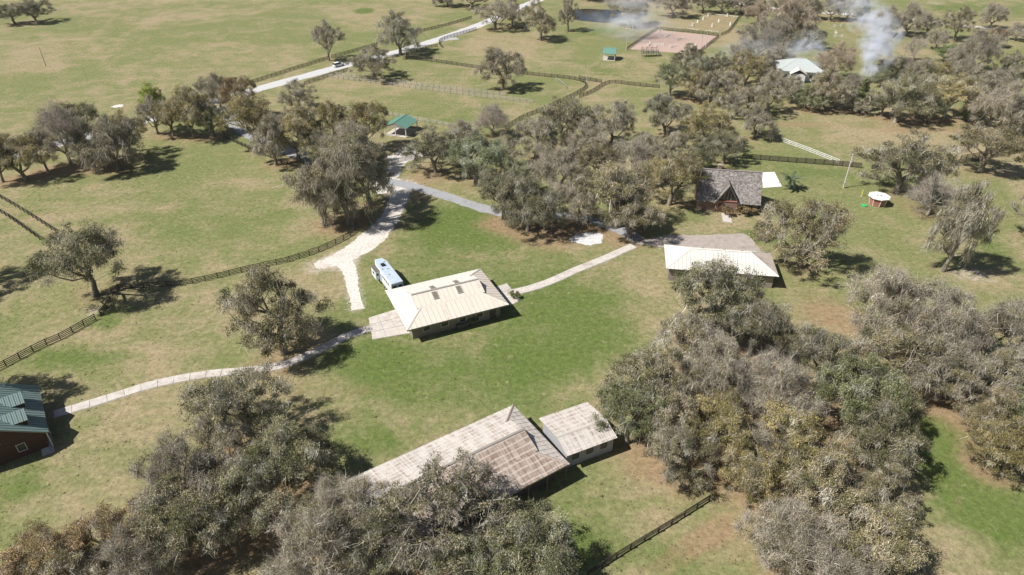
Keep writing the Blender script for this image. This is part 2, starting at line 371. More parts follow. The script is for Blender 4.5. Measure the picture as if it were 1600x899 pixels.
        if nm > 2:
            p = c + unit(nm, r) * (cr * r.uniform(0.2, 1, (nm, 1))) * (1, 1, 0.6)
            ln = r.gamma(2.2, 0.27, (nm, 1)) * droop + 0.2
            q = p + np.concatenate([r.normal(0, 0.38, (nm, 2)) * ln, -ln * r.uniform(.6, 1, (nm, 1))], 1)
            w = unit(nm, r); w[:, 2] *= 0.2; w *= r.uniform(0.025, 0.075, (nm, 1))
            mv.append(strips_from(p, q, w)[0]); mt.append(np.repeat(np.clip(0.52 + ct + r.normal(0, 0.28, nm), 0, 1), 4))
        if nt > 2:
            dr = unit(nt, r) + outw * 0.55 + (0, 0, 0.25); dr /= np.linalg.norm(dr, axis=1, keepdims=True)
            p = c + r.normal(0, cr * 0.4, (nt, 3)) * (1, 1, .7); ln = cr * tw_len * r.uniform(0.25, 0.8, (nt, 1)); k1 = p + dr * ln; d2 = dr + unit(nt, r) * .8; q = k1 + d2 * ln * .6
            w = unit(nt, r) * r.uniform(0.012, 0.032, (nt, 1))
            tv.append(strips_from(p, k1, w)[0]); tv.append(strips_from(k1, q, w * .6)[0]); tx = np.repeat(np.clip(0.72 + r.normal(0, 0.22, nt), 0, 1), 4); tt.append(tx); tt.append(tx)
    out = {}
    if tv:
        X = np.concatenate(tv); FX = np.arange(len(X)).reshape(-1, 4)
    if leaves:
        X2 = np.concatenate(lv); out['crown'] = np_mesh('crown', X2, np.arange(len(X2)).reshape(-1, 4), M['leaf'], {'tint': np.concatenate(lt)})
        if tv: V2 = np.concatenate([V, X]); F2 = np.concatenate([F, FX + len(V)]); TI = np.concatenate([TI, np.concatenate(tt)])
        else: V2, F2 = V, F
        out['trunk'] = np_mesh('trunk', V2, F2, M['bark'], {'tint': TI})
    else:
        out['crown'] = np_mesh('crown', X, FX, M['bark'], {'tint': np.concatenate(tt)})
        out['trunk'] = np_mesh('trunk', V, F, M['bark'], {'tint': TI})
    if mv:
        X3 = np.concatenate(mv); out['moss'] = np_mesh('moss', X3, np.arange(len(X3)).reshape(-1, 4), M['moss'], {'tint': np.concatenate(mt)})
    allv = np.concatenate([np.array([v.co for v in out['crown'].vertices])[::7]])
    out['R'] = float(np.percentile(np.linalg.norm(allv[:, :2], axis=1), 97)); out['H'] = float(np.percentile(allv[:, 2], 99.5))
    return out

KINDS = {
    'oak':   [tree_kind(11 + i, nclump=104, leaves=310, moss=48, twigs=22, crad=1.2, leaf=0.108, R=(8, 8.6, 7.6, 8.2, 8)[i], leaf_share=(.78, .68, .82, .62, .72)[i]) for i in range(5)],
    'mossy': [tree_kind(21 + i, nclump=98, leaves=210, moss=80, twigs=26, crad=1.15, leaf=0.105, droop=(0.95, 1.15, 0.85, 1.0, 0.8)[i], R=(8, 7.2, 8.4, 7.6, 8)[i], leaf_share=(.40, .34, .46, .34, .5)[i]) for i in range(5)],
    'grey':  [tree_kind(31 + i, nclump=106, leaves=180, moss=54, twigs=66, crad=1.2, leaf=0.10, droop=0.8, tw_len=1.2, leaf_share=.22) for i in range(3)],
    'bare':  [tree_kind(41, nclump=110, leaves=0, moss=0, twigs=85, tw_len=1.4, leaf_share=0), tree_kind(42, nclump=75, leaves=0, moss=0, twigs=50, tw_len=1.5, leaf_share=0)],
    'open':  [tree_kind(51, nclump=105, leaves=190, moss=48, twigs=44, R=9.5, Ht=13, trunk_r=0.75, crad=1.05, leaf=.12, leaf_share=.6)],
    'green': [tree_kind(61, nclump=90, leaves=300, moss=0, twigs=6, R=6.5, Ht=11, fork=1.6, leaf_share=1, leaf=.13), tree_kind(62, nclump=70, leaves=280, moss=0, twigs=6, R=3.2, Ht=11, fork=1.0, shape='cone', crad=0.9, leaf_share=1, leaf=.12)],
    'shrub': [tree_kind(71, nclump=22, leaves=150, moss=0, twigs=10, R=1.6, Ht=2.0, fork=0.3, crad=0.55, leaf=0.09, trunk_r=0.07, leaf_share=1)],
}
TINT = {'oak': [(1, 1, 1), (0.92, 0.97, 0.95), (1.12, 1.05, 0.95), (0.9, 0.95, 0.85)], 'mossy': [(1, 0.97, 0.90), (0.95, 0.94, 0.88), (1.05, 1, 0.92)],
        'grey': [(1.06, 1.0, 0.90), (1.0, 0.95, 0.88)], 'bare': [(1, 0.96, 0.95)], 'open': [(1, 1, 1)], 'green': [(0.9, 1.25, 0.8)], 'shrub': [(1, 1.1, 0.9)]}
LOOK = {'oak': 'olive green live oak', 'mossy': 'grey moss-draped live oak', 'grey': 'pale grey twiggy oak', 'bare': 'leafless grey tree', 'open': 'open-limbed oak',
        'green': 'bright green leafy tree', 'shrub': 'low leafy shrub'}
TREES = []          # rows: dict(pos, R, h, kind, area, label, tint)
def tree_base(bx, by, topy, wpx, kind, area, label=None, tint=None):
    b = G(bx, by); h = max(3.0, height_at(b, topy) * 0.93); w = wpx * depth_of((b[0], b[1], h * 0.55)) / FPX
    TREES.append(dict(pos=b, R=w / 2, h=h, kind=kind, area=area, label=label, tint=tint))
def tree_crown(cx, cy, wpx, kind, area, hr=0.88, label=None, tint=None):
    h = 10.0
    for _ in range(4):
        p = G(cx, cy, h * 0.58); w = wpx * depth_of(p) / FPX; h = min(max(w * hr, 4.0), 20)
    TREES.append(dict(pos=Vector((p[0], p[1], 0)), R=w / 2, h=h, kind=kind, area=area, label=label, tint=tint))

YEL = (1.22, 1.14, 0.82); DRK = (0.88, 0.90, 0.86); BRN = (1.25, 1.03, 0.88); LIME = (1.35, 1.7, 0.7); GRN = (0.90, 1.05, 0.84); PALE = (1.22, 1.18, 1.12)
A1 = 'in the far open pasture'
tree_base(24, 38, 4, 52, 'oak', A1, 'dark bushy oak of the clump alone in the far pasture, shorter', DRK); tree_base(58, 36, -6, 60, 'oak', A1, 'dark bushy oak of the clump alone in the far pasture, taller', DRK)
A2 = 'in the row between pasture and road'
for a in [(5, 285, 205, 60, 'oak'), (42, 282, 205, 90, 'oak', YEL), (75, 268, 200, 60, 'mossy'), (148, 262, 185, 70, 'oak'), (187, 266, 178, 95, 'mossy'), (132, 228, 158, 70, 'oak', DRK), (247, 210, 148, 60, 'mossy'), (205, 243, 168, 62, 'oak', YEL),
          (272, 213, 152, 55, 'oak', YEL), (305, 216, 132, 78, 'oak', YEL), (335, 214, 150, 58, 'oak', GRN), (345, 168, 110, 45, 'grey'), (378, 188, 116, 60, 'oak', BRN), (325, 160, 118, 40, 'oak', DRK)]:
    tree_base(*a[:5], A2, None, a[5] if len(a) > 5 else None)
tree_base(112, 258, 152, 85, 'bare', A2, 'bare spreading tree with crooked limbs in the pasture row'); tree_base(242, 172, 128, 44, 'green', A2, 'lime green tree rising behind the pasture row', LIME)
A3 = 'around the entrance drive'
for a in [(402, 236, 140, 84, 'oak', YEL), (467, 250, 158, 92, 'oak', YEL), (432, 258, 172, 66, 'mossy'), (470, 172, 120, 62, 'mossy'), (524, 240, 152, 72, 'oak', YEL), (574, 236, 156, 72, 'oak', YEL), (548, 268, 190, 92, 'grey'), (500, 262, 196, 62, 'oak')]:
    tree_base(*a[:5], A3, None, a[5] if len(a) > 5 else None)
A4 = 'beside the white gravel drive'
for a in [(548, 352, 212, 128, 'mossy'), (508, 352, 248, 96, 'mossy'), (580, 322, 196, 98, 'oak')]: tree_base(*a, A4)
A5 = 'by the paved road'
tree_base(514, 95, 28, 50, 'mossy', A5, 'slim moss-laden oak beside the car on the road'); tree_base(626, 86, 15, 74, 'mossy', A5, 'tall moss-laden oak where the road fence ends', (1, 1.05, 0.95))
tree_base(585, 124, 66, 80, 'mossy', A5, 'broad drooping oak across the road from the car'); tree_base(785, 140, 70, 72, 'mossy', A5, 'lone round moss-draped oak inside the board-fenced paddock', (0.95, 0.9, 0.85))
tree_base(700, 10, -20, 44, 'mossy', A5); tree_base(736, 12, -20, 56, 'oak', A5, None, DRK)
for a in [(774, 46, -2, 70, 'mossy'), (800, 40, -6, 42, 'mossy')]: tree_base(*a, A5)
tree_base(845, 63, -6, 56, 'oak', A5, 'oak with a pale bare trunk in the meadow by the road', PALE); tree_base(888, 49, -14, 34, 'mossy', A5, 'narrow moss-draped oak next to the pond')
A6 = 'by the pond and riding arenas'
tree_base(982, 40, -16, 66, 'grey', A6, 'pale oak wrapped in smoke beside the pond', PALE); tree_base(1052, 26, -14, 58, 'mossy', A6, 'mossy oak between the pond and the white-railed arena')
for a in [(1098, 20, -10, 40, 'oak', DRK), (1128, 21, -10, 44, 'oak'), (1156, 22, -8, 40, 'mossy'), (1176, 24, -6, 34, 'oak', DRK), (1020, 2, -24, 50, 'mossy'), (925, 0, -24, 50, 'oak')]: tree_base(*a[:5], A6, None, a[5] if len(a) > 5 else None)
A7 = 'around the white house'
for a in [(1072, 88, 52, 'oak', DRK), (1050, 122, 56, 'oak', GRN), (1082, 128, 56, 'oak', YEL), (1112, 132, 58, 'mossy'), (1168, 105, 62, 'oak', YEL), (1140, 128, 46, 'grey'), (1206, 142, 72, 'mossy'), (1188, 60, 62, 'grey'), (1160, 80, 46, 'grey'), (1238, 30, 80, 'grey', BRN), (1212, 48, 56, 'grey'),
          (1268, 52, 46, 'mossy'), (1306, 92, 60, 'grey', BRN), (1294, 138, 68, 'oak'), (1262, 148, 44, 'oak', GRN), (1240, 138, 46, 'mossy'), (1216, 126, 44, 'mossy'), (1322, 150, 44, 'mossy'), (1278, 158, 36, 'oak', GRN), (1350, 165, 30, 'mossy'), (1358, 150, 28, 'grey'), (1412, 146, 92, 'oak'), (1380, 122, 30, 'oak', GRN), (1404, 104, 48, 'mossy'), (1434, 110, 48, 'grey'),
          (1488, 146, 80, 'oak', YEL), (1456, 168, 48, 'oak', GRN), (1558, 160, 88, 'grey'), (1592, 176, 60, 'mossy'), (1535, 76, 76, 'grey'), (1470, 112, 42, 'oak', YEL), (1500, 32, 58, 'oak'), (1556, 22, 42, 'grey'), (1424, 28, 54, 'grey'), (1386, 30, 50, 'grey'),
          (1328, 12, 40, 'mossy'), (1302, 8, 44, 'mossy'), (1262, 6, 44, 'grey'), (1225, 2, 48, 'mossy'), (1432, 74, 42, 'bare'), (1562, 56, 34, 'oak', BRN), (1592, 48, 30, 'grey'), (1536, 128, 52, 'mossy'), (1510, 108, 46, 'grey'), (1466, 60, 36, 'grey'), (1186, 16, 42, 'grey', BRN), (1094, 106, 50, 'oak'), (1130, 98, 44, 'oak', DRK), (1332, 130, 40, 'grey'), (1452, 134, 46, 'oak', DRK), (1520, 150, 50, 'grey'), (1576, 128, 52, 'grey'), (1192, 100, 50, 'mossy'), (1222, 82, 40, 'grey'), (1290, 128, 40, 'mossy'), (1172, 152, 46, 'mossy'), (1140, 160, 46, 'oak'), (1584, 96, 44, 'mossy'), (1500, 84, 40, 'grey'), (1452, 36, 36, 'mossy'), (1384, 160, 44, 'oak', GRN), (1436, 160, 50, 'oak')]:
    tree_crown(*a[:4], A7, 0.88, None, a[4] if len(a) > 4 else None)
tree_base(1338, 174, 118, 26, 'green', A7, 'slender dark green evergreen at the foot of the smoke', GRN); tree_base(1512, 190, 148, 30, 'green', A7, 'dark green evergreen at the edge of the dry meadow', (0.7, 0.95, 0.65)); tree_base(1482, 98, 68, 44, 'green', A7, 'glossy green bush among grey oaks', (0.75, 1.1, 0.7)); tree_base(1346, 34, -6, 24, 'green', A7, 'dark cedar beside the far sand road', (0.6, 0.8, 0.6))
A8 = 'in the shingled house grove'
for a in [(678, 228, 92, 'oak'), (742, 246, 94, 'oak', (0.85, 1.05, 0.95)), (826, 312, 112, 'oak', DRK), (884, 186, 92, 'oak', DRK), (838, 212, 76, 'mossy'), (958, 186, 84, 'mossy'), (912, 214, 70, 'grey'), (1042, 174, 76, 'oak'), (1106, 190, 84, 'oak', YEL), (1184, 188, 58, 'mossy'), (874, 262, 92, 'grey'), (786, 300, 92, 'oak'), (852, 324, 80, 'oak', DRK),
          (966, 300, 128, 'oak', PALE), (906, 312, 88, 'grey'), (1052, 272, 108, 'oak', YEL), (1002, 240, 86, 'grey'), (1090, 238, 72, 'oak'), (1136, 228, 60, 'oak', DRK), (786, 236, 70, 'mossy'), (800, 268, 76, 'oak', GRN), (1046, 226, 66, 'mossy'), (935, 252, 76, 'oak'), (988, 330, 96, 'oak', PALE), (724, 210, 60, 'grey')]:
    tree_crown(*a[:4], A8, 0.85, None, a[4] if len(a) > 4 else None)
tree_crown(770, 184, 60, 'bare', A8, 0.9, 'leafless pale tree at the corner of the paddock fences')
A9 = 'on the lawn behind the white-roofed house'
tree_base(1400, 302, 196, 128, 'oak', A9, 'broad oak shading the octagonal kiosk'); tree_crown(1462, 302, 92, 'bare', A9, 0.7, 'dying grey oak with bare silver limbs next to the kiosk'); tree_base(1473, 424, 282, 92, 'mossy', A9, 'grey moss-draped oak with a leaning trunk on the sandy patch')
tree_base(1530, 270, 190, 100, 'oak', A9, 'wide low oak by the far dark fence'); tree_base(1250, 418, 302, 142, 'oak', A9, 'large round oak at the end of the white-roofed house'); tree_base(1602, 372, 300, 76, 'mossy', A9, 'grey drooping oak above bare orange soil')
A10 = 'behind the weathered barns'
for a in [(1122, 462, 150, 'oak'), (1182, 506, 120, 'oak', DRK), (1082, 530, 120, 'mossy'), (1010, 586, 140, 'oak'), (1122, 580, 130, 'grey'), (985, 648, 120, 'oak', GRN), (1052, 640, 130, 'mossy'), (1060, 706, 120, 'oak'), (1130, 662, 130, 'oak', YEL), (1222, 606, 130, 'grey', PALE), (1290, 556, 120, 'oak', DRK),
          (1394, 470, 140, 'grey'), (1480, 500, 130, 'grey'), (1562, 520, 140, 'grey'), (1402, 560, 130, 'oak', PALE), (1486, 572, 130, 'mossy'), (1572, 590, 120, 'mossy'), (1340, 616, 140, 'oak', GRN), (1250, 690, 150, 'oak', YEL), (1376, 690, 140, 'oak', DRK), (1180, 742, 120, 'oak', YEL),
          (1300, 766, 150, 'oak', PALE), (1230, 836, 150, 'grey'), (1360, 836, 150, 'oak', PALE), (1300, 880, 140, 'grey'), (1560, 648, 110, 'oak'), (1590, 700, 120, 'oak', YEL), (1404, 888, 90, 'oak'), (1600, 640, 110, 'oak', GRN), (1200, 690, 110, 'grey'), (1388, 640, 100, 'oak'), (1384, 764, 110, 'oak', PALE), (1556, 694, 90, 'oak', YEL), (1524, 604, 90, 'mossy')]:
    tree_crown(*a[:4], A10, 0.9, None, a[4] if len(a) > 4 else None)
A11 = 'below the green-roofed house'
for a in [(372, 624, 150, 'oak', DRK), (452, 700, 150, 'oak'), (352, 690, 130, 'mossy'), (272, 742, 150, 'grey'), (300, 812, 160, 'oak', DRK), (172, 832, 140, 'oak', BRN), (62, 876, 140, 'oak', BRN), (396, 770, 150, 'oak'), (205, 880, 140, 'grey'), (100, 900, 140, 'mossy'), (16, 930, 120, 'oak', BRN), (560, 790, 130, 'grey'), (516, 812, 110, 'oak'), (490, 860, 170, 'grey', PALE), (590, 850, 130, 'oak')]:
    tree_crown(*a[:4], A11, 0.88, None, a[4] if len(a) > 4 else None)
tree_crown(688, 800, 235, 'open', A11, 0.75, 'huge open-limbed oak spreading over the rusty barn roof'); tree_crown(836, 866, 165, 'oak', A11, 0.8, 'round silvery green oak next to the rusty barn', (1.0, 1.08, 1.05)); tree_crown(720, 890, 130, 'oak', A11, 0.8, None, GRN)
tree_base(445, 553, 418, 150, 'oak', A11, 'solitary oak beside the footpath near the beige barn', (1.0, 0.98, 0.95)); tree_base(151, 462, 352, 140, 'oak', A11, 'leaning oak growing through the bend of the dark board fence', (0.95, 1.0, 0.95))
for px, py, tp, w in [(-70, 455, 330, 130), (-75, 640, 480, 150)]: tree_base(px, py, tp, w, 'oak', 'outside the left boundary')

# ------------------------------------------------------------------ ground sheet with soil and growth patches
def axis(lo, hi, step, far): 
    inner = np.arange(lo, hi + 1e-6, step); g = [far * q for q in (1, 0.55, 0.3, 0.17)]
    return np.concatenate([[lo - x for x in g], inner, [hi + x for x in reversed(g)]])
xs = axis(-270, 270, 1.5, 5000); ys = axis(28, 460, 1.5, 5000)
X, Y = np.meshgrid(xs, ys); PATCH = np.zeros((X.size, 4), np.float32); PATCH[:, 3] = 1
def paint(ch, x, y, rx, ry, s, rot=0.0):
    dx = X - x; dy = Y - y; c, n = math.cos(rot), math.sin(rot); d = ((dx * c + dy * n) / rx) ** 2 + ((-dx * n + dy * c) / ry) ** 2
    PATCH[:, ch] += (s * np.exp(-d)).ravel()
def ppx(ch, px, py, wpx, hpx, s):       # extents measured in the photograph, laid out in metres on the ground
    p = G(px, py); a = G(px + wpx / 2, py); b = G(px, py - hpx / 2); paint(ch, p.x, p.y, abs(a.x - p.x), abs(b.y - p.y), s)
def seg_paint(ch, pts, w, s):
    D = np.full(X.size, 1e9)
    for a, b in zip(pts[:-1], pts[1:]):
        ab = np.array([b[0] - a[0], b[1] - a[1]]); L2 = ab @ ab + 1e-9
        t = np.clip(((X - a[0]) * ab[0] + (Y - a[1]) * ab[1]) / L2, 0, 1).ravel()
        D = np.minimum(D, np.hypot(X.ravel() - a[0] - t * ab[0], Y.ravel() - a[1] - t * ab[1]))
    PATCH[:, ch] += s * np.exp(-(D / w) ** 2)
for px, py, w, h, s in [(900, 480, 230, 120, 0.9), (740, 360, 280, 100, 0.75), (860, 560, 260, 80, 0.5), (680, 620, 280, 80, 0.5), (500, 490, 120, 60, 0.45), (330, 360, 220, 60, 0.25), (460, 330, 100, 60, .25), (300, 500, 200, 60, .3), (180, 660, 200, 50, .25), (700, 340, 130, 70, 0.35), (600, 580, 220, 90, 0.45), (780, 590, 160, 60, 0.4), (100, 560, 170, 40, 1.0), (170, 500, 60, 40, 0.9), (600, 690, 160, 60, 0.8), (560, 560, 160, 60, 0.7), (30, 760, 120, 80, 0.9), (900, 850, 150, 90, 0.9), (960, 780, 200, 80, 0.35), (1060, 870, 160, 60, 0.6),
                        (1540, 780, 170, 150, 1.3), (1480, 690, 140, 110, 1.3), (1190, 370, 110, 30, 0.9), (1280, 270, 160, 30, 0.6), (1560, 390, 130, 90, 0.5), (960, 110, 120, 30, 0.55), (940, 50, 130, 18, 0.7), (570, 17, 26, 8, 2.0), (690, 190, 160, 30, 0.4), (560, 185, 160, 20, 0.25), (1500, 15, 160, 26, 0.8), (250, 335, 200, 70, 0.35), (140, 60, 300, 40, 0.2), (700, 460, 260, 120, 0.45), (850, 640, 130, 50, 0.35), (40, 335, 70, 30, 0.5), (800, 545, 300, 60, 0.3), (620, 480, 120, 60, 0.5)]:
    ppx(0, px, py, w, h, s)
for px, py, w, h, s in [(870, 375, 90, 40, 0.8), (640, 290, 90, 40, 0.5), (1290, 490, 120, 60, 0.9), (780, 355, 120, 26, 0.5), (560, 610, 140, 30, 0.5), (450, 600, 100, 50, 0.35), (1000, 740, 120, 40, 0.4), (1100, 840, 110, 60, 0.35), (1440, 620, 110, 40, 0.9), (1300, 330, 120, 30, 0.35), (300, 790, 240, 140, 0.7), (1250, 195, 200, 10, 0.8), (1450, 205, 280, 10, 0.7), (560, 800, 200, 120, 0.7), (1150, 620, 260, 180, 0.8), (650, 250, 60, 30, 0.4), (850, 80, 300, 40, 0.2)]:
    ppx(1, px, py, w, h, s)
for px, py, w, h, s in [(980, 548, 26, 10, 1.0), (1520, 430, 130, 40, 0.7), (140, 490, 60, 30, 0.5), (880, 625, 50, 12, 0.5), (60, 480, 160, 50, 0.28), (1460, 5, 50, 10, 0.6), (1580, 12, 60, 14, 0.7), (1110, 840, 60, 30, 0.35), (370, 840, 60, 40, 0.4), (400, 800, 60, 40, 0.4), (1030, 460, 60, 30, 0.3), (440, 880, 140, 60, 0.4)]:
    ppx(2, px, py, w, h, s)
for pts in ([(1000, 899), (1060, 855), (1130, 815)], [(1035, 899), (1090, 862), (1150, 825)]): seg_paint(1, [tuple(G(*p)[:2]) for p in pts], 0.9, 0.6)
for pts in ([(1492, 755), (1493, 805)], [(1500, 755), (1501, 808)], [(845, 500), (838, 545)], [(300, 300), (240, 345), (150, 350)], [(310, 302), (250, 350), (160, 356)], [(430, 20), (300, 60), (120, 130)], [(620, 650), (760, 610), (840, 630)]): seg_paint(1, [tuple(G(*p)[:2]) for p in pts], 0.55, 0.34)
for t in TREES: paint(1, t['pos'][0], t['pos'][1], t['R'] * 0.9, t['R'] * 0.9, 0.62)

# ------------------------------------------------------------------ paths, road, drive
def smooth_line(pts, step):
    P = [Vector(p) for p in pts]; out = []
    if len(P) == 2: ctrl = [P[0] * 2 - P[1], P[0], P[1], P[1] * 2 - P[0]]
    else: ctrl = [P[0] * 2 - P[1]] + P + [P[-1] * 2 - P[-2]]
    dense = []
    for i in range(1, len(ctrl) - 2):
        a, b, c, d = ctrl[i - 1:i + 3]
        for k in range(20):
            t = k / 20; dense.append(0.5 * ((2 * b) + (c - a) * t + (2 * a - 5 * b + 4 * c - d) * t * t + (3 * b - a - 3 * c + d) * t ** 3))
    dense.append(P[-1]); acc = 0; L = [0]
    for a, b in zip(dense[:-1], dense[1:]): acc += (b - a).length; L.append(acc)
    n = max(1, round(acc / step)); j = 0
    for k in range(n + 1):
        t = acc * k / n
        while j < len(L) - 2 and L[j + 1] < t: j += 1
        u = (t - L[j]) / max(L[j + 1] - L[j], 1e-9); out.append(dense[j].lerp(dense[j + 1], min(max(u, 0), 1)))
    return out
def side(P, i):
    a = P[max(i - 1, 0)]; b = P[min(i + 1, len(P) - 1)]; d = (b - a); d.z = 0; d.normalize(); return Vector((-d.y, d.x, 0))
def struct(o): o['kind'] = 'structure'; return o
def ribbon(name, pix, widths, z, mat, ragged=0.1, step=1.0, sandy=0.0):
    P = smooth_line([G(*p) for p in pix], step); n = len(P); mb = MB(); W = np.interp(np.linspace(0, 1, n), np.linspace(0, 1, len(widths)), widths)
    wl = np.cumsum(np.random.default_rng(len(P)).normal(0, ragged * .5, n)); wl = np.clip(wl - np.convolve(wl, np.ones(9) / 9, 'same'), -.5, .5) * 1.4
    for i, p in enumerate(P):
        s = side(P, i)
        for q in (1, 0.33, -0.33, -1):
            e = W[i] / 2 * q + ((random.gauss(0, ragged) + wl[i] * q) if abs(q) == 1 else 0); v = p + s * e; mb.v.append((v.x, v.y, z))
    for i in range(n - 1):
        for k in range(3): a = i * 4 + k; mb.f.append([a, a + 1, a + 5, a + 4])
    if sandy: seg_paint(2, [(p.x, p.y) for p in P[::3]] + [(P[-1].x, P[-1].y)], max(widths) * 0.62, sandy)
    return struct(mb.build(name, mat))
def slab_path(name, pix, width, z, mat, slab=2.6):
    P = smooth_line([G(*p) for p in pix], slab); root = None; mbs = []
    base = MB()
    for i in range(len(P) - 1):
        a, b = P[i], P[i + 1]; sa, sb = side(P, i), side(P, i + 1); d = (b - a).normalized() * 0.035; w = width / 2
        mb = MB(); dz = random.uniform(0, 0.02)
        q = [a + d - sa * w, b - d - sb * w, b - d + sb * w, a + d + sa * w]
        mb.prism([(v.x + random.gauss(0, .015), v.y + random.gauss(0, .015), 0.01) for v in q], (0, 0, z + dz)); mbs.append(mb)
        q = [a - sa * (w + .12), b - sb * (w + .12), b + sb * (w + .12), a + sa * (w + .12)]; base.poly([(v.x, v.y, 0.012) for v in q])
    root = struct(base.build(name, M['grey_gravel']))
    for mb in mbs: mb.build('slab', mat, root)
    seg_paint(1, [(p.x, p.y) for p in P], width * 1.2, 0.25)
    return root
ribbon('road', [(900, -22), (832, 4), (742, 42), (640, 76), (530, 105), (412, 137), (330, 161), (268, 176), (205, 194), (110, 220), (-60, 262)], [6.5, 6.5], 0.03, M['asphalt'], 0.12, 2.0)
ribbon('verge_track', [(715, 60), (672, 66), (648, 74)], [4, 4], 0.022, M['grey_gravel'], 0.3)
ribbon('entrance_drive', [(345, 166), (362, 188), (395, 212), (450, 236), (520, 258), (600, 262)], [5, 5], 0.036, M['asphalt2'], 0.12)
ribbon('gravel_court', [(660, 232), (628, 246), (606, 262), (604, 290), (612, 300)], [8, 8, 7, 7], 0.018, M['gravel'], 0.35, sandy=0.3)
ribbon('asphalt_drive', [(600, 282), (650, 293), (700, 308), (752, 325), (810, 338), (880, 336), (950, 352), (1000, 376)], [3.8, 3.6, 3.6, 3.6], 0.042, M['asphalt2'], 0.1)
ribbon('gravel_drive', [(632, 286), (622, 312), (606, 345), (572, 380), (540, 400), (516, 410), (492, 416)], [6.5, 4.8, 4.4, 5.0, 6.6, 5.6, 3.2], 0.024, M['gravel'], 0.13, 0.5, 0.75)
ribbon('gravel_spur', [(532, 402), (546, 424), (552, 452), (559, 484)], [4.6, 2.8, 2.3, 2.0], 0.030, M['gravel'], 0.10, 0.5, 0.6)
ribbon('far_sand_road', [(1120, 0), (1180, 10), (1290, 20), (1420, 30), (1510, 41), (1600, 48), (1750, 62)], [5.5, 5.5], 0.034, M['gravel'], 0.2, 3.0)
slab_path('footpath', [(788, 459), (820, 453), (860, 440), (900, 422), (945, 404), (990, 384)], 2.0, 0.05, M['concrete'])
slab_path('long_footpath', [(582, 512), (540, 526), (495, 549), (440, 571), (380, 580), (330, 584), (280, 592), (230, 603), (180, 619), (130, 634), (84, 648)], 1.9, 0.05, M['concrete'])
slab_path('front_walk', [(1134, 334), (1137, 348)], 2.0, 0.05, M['concrete'], 1.8)
def slab_quad(name, pix, nu, nv, mat, z=0.06):
    P = [G(*p) for p in pix]; base = MB(); base.poly([(p.x, p.y, 0.014) for p in P]); root = struct(base.build(name, M['grey_gravel']))
    for i in range(nu):
        for j in range(nv):
            def at(u, v): return P[0].lerp(P[1], u).lerp(P[3].lerp(P[2], u), v)
            e = 0.012; q = [at((i + a) / nu + (e if a == 0 else -e) / nu * 1.2, (j + b) / nv + (e if b == 0 else -e) / nv * 1.2) for a, b in ((0, 0), (1, 0), (1, 1), (0, 1))]
            MB().prism([(p.x, p.y, 0.016) for p in q], (0, 0, z + random.uniform(0, .015))).build('slab', mat, root)
slab_quad('concrete_apron', [(576, 497), (618, 484), (648, 520), (582, 531)], 3, 3, M['concrete'])
slab_quad('concrete_porch', [(773, 449), (792, 443), (814, 470), (797, 478)], 2, 3, M['concrete'])
slab_quad('poolside_deck', [(1190, 270), (1210, 269), (1222, 292), (1192, 294)], 2, 3, M['white_paint'])
def flat_poly(name, pix, z, mat, dens=6, ragged=0.2):
    P = [G(*p) for p in pix]; q = []
    for i, a in enumerate(P):
        b = P[(i + 1) % len(P)]
        for k in range(dens): v = a.lerp(b, k / dens); q.append((v.x + random.gauss(0, ragged), v.y + random.gauss(0, ragged), z))
    return struct(MB().poly(q).build(name, mat))
flat_poly('ash_patch', [(888, 376), (900, 366), (925, 362), (942, 366), (940, 380), (918, 384)], 0.026, M['ash'], 9, 0.12)
flat_poly('parking_pad', [(984, 381), (1040, 367), (1100, 368), (1160, 365), (1170, 369), (1188, 392), (1110, 400), (1030, 386)], 0.048, M['pad'], 8, 0.12)
ppx(2, 915, 372, 60, 22, .6)
ARENA = [(980, 77), (1026, 47), (1122, 57), (1088, 85)]; RING = [(1074, 46), (1110, 23), (1155, 28), (1122, 50)]
flat_poly('riding_arena', ARENA, 0.02, M['clay'], 8, 0.15); flat_poly('dressage_ring', RING, 0.024, M['sandring'], 6, 0.1)
pc = G(945, 24); pp = []
for k in range(40):
    t = 2 * math.pi * k / 40; rr = 1 + 0.1 * math.sin(3 * t + 1) + 0.05 * math.sin(7 * t); pp.append((pc.x + 21 * rr * math.cos(t), pc.y + 17 * rr * math.sin(t), 0.02))
struct(MB().poly(pp).build('pond', M['pond'])); paint(1, pc.x, pc.y, 25, 20, 0.9)
np_g = np.stack([X.ravel(), Y.ravel(), np.zeros(X.size)], 1); ny, nx = X.shape
ii = (np.arange(ny - 1)[:, None] * nx + np.arange(nx - 1)[None, :]).ravel()
gm = np_mesh('ground', np_g, np.stack([ii, ii + 1, ii + nx + 1, ii + nx], 1), M['ground'], {'patch': np.clip(PATCH, 0, 2)})
struct(link(bpy.data.objects.new('ground', gm)))

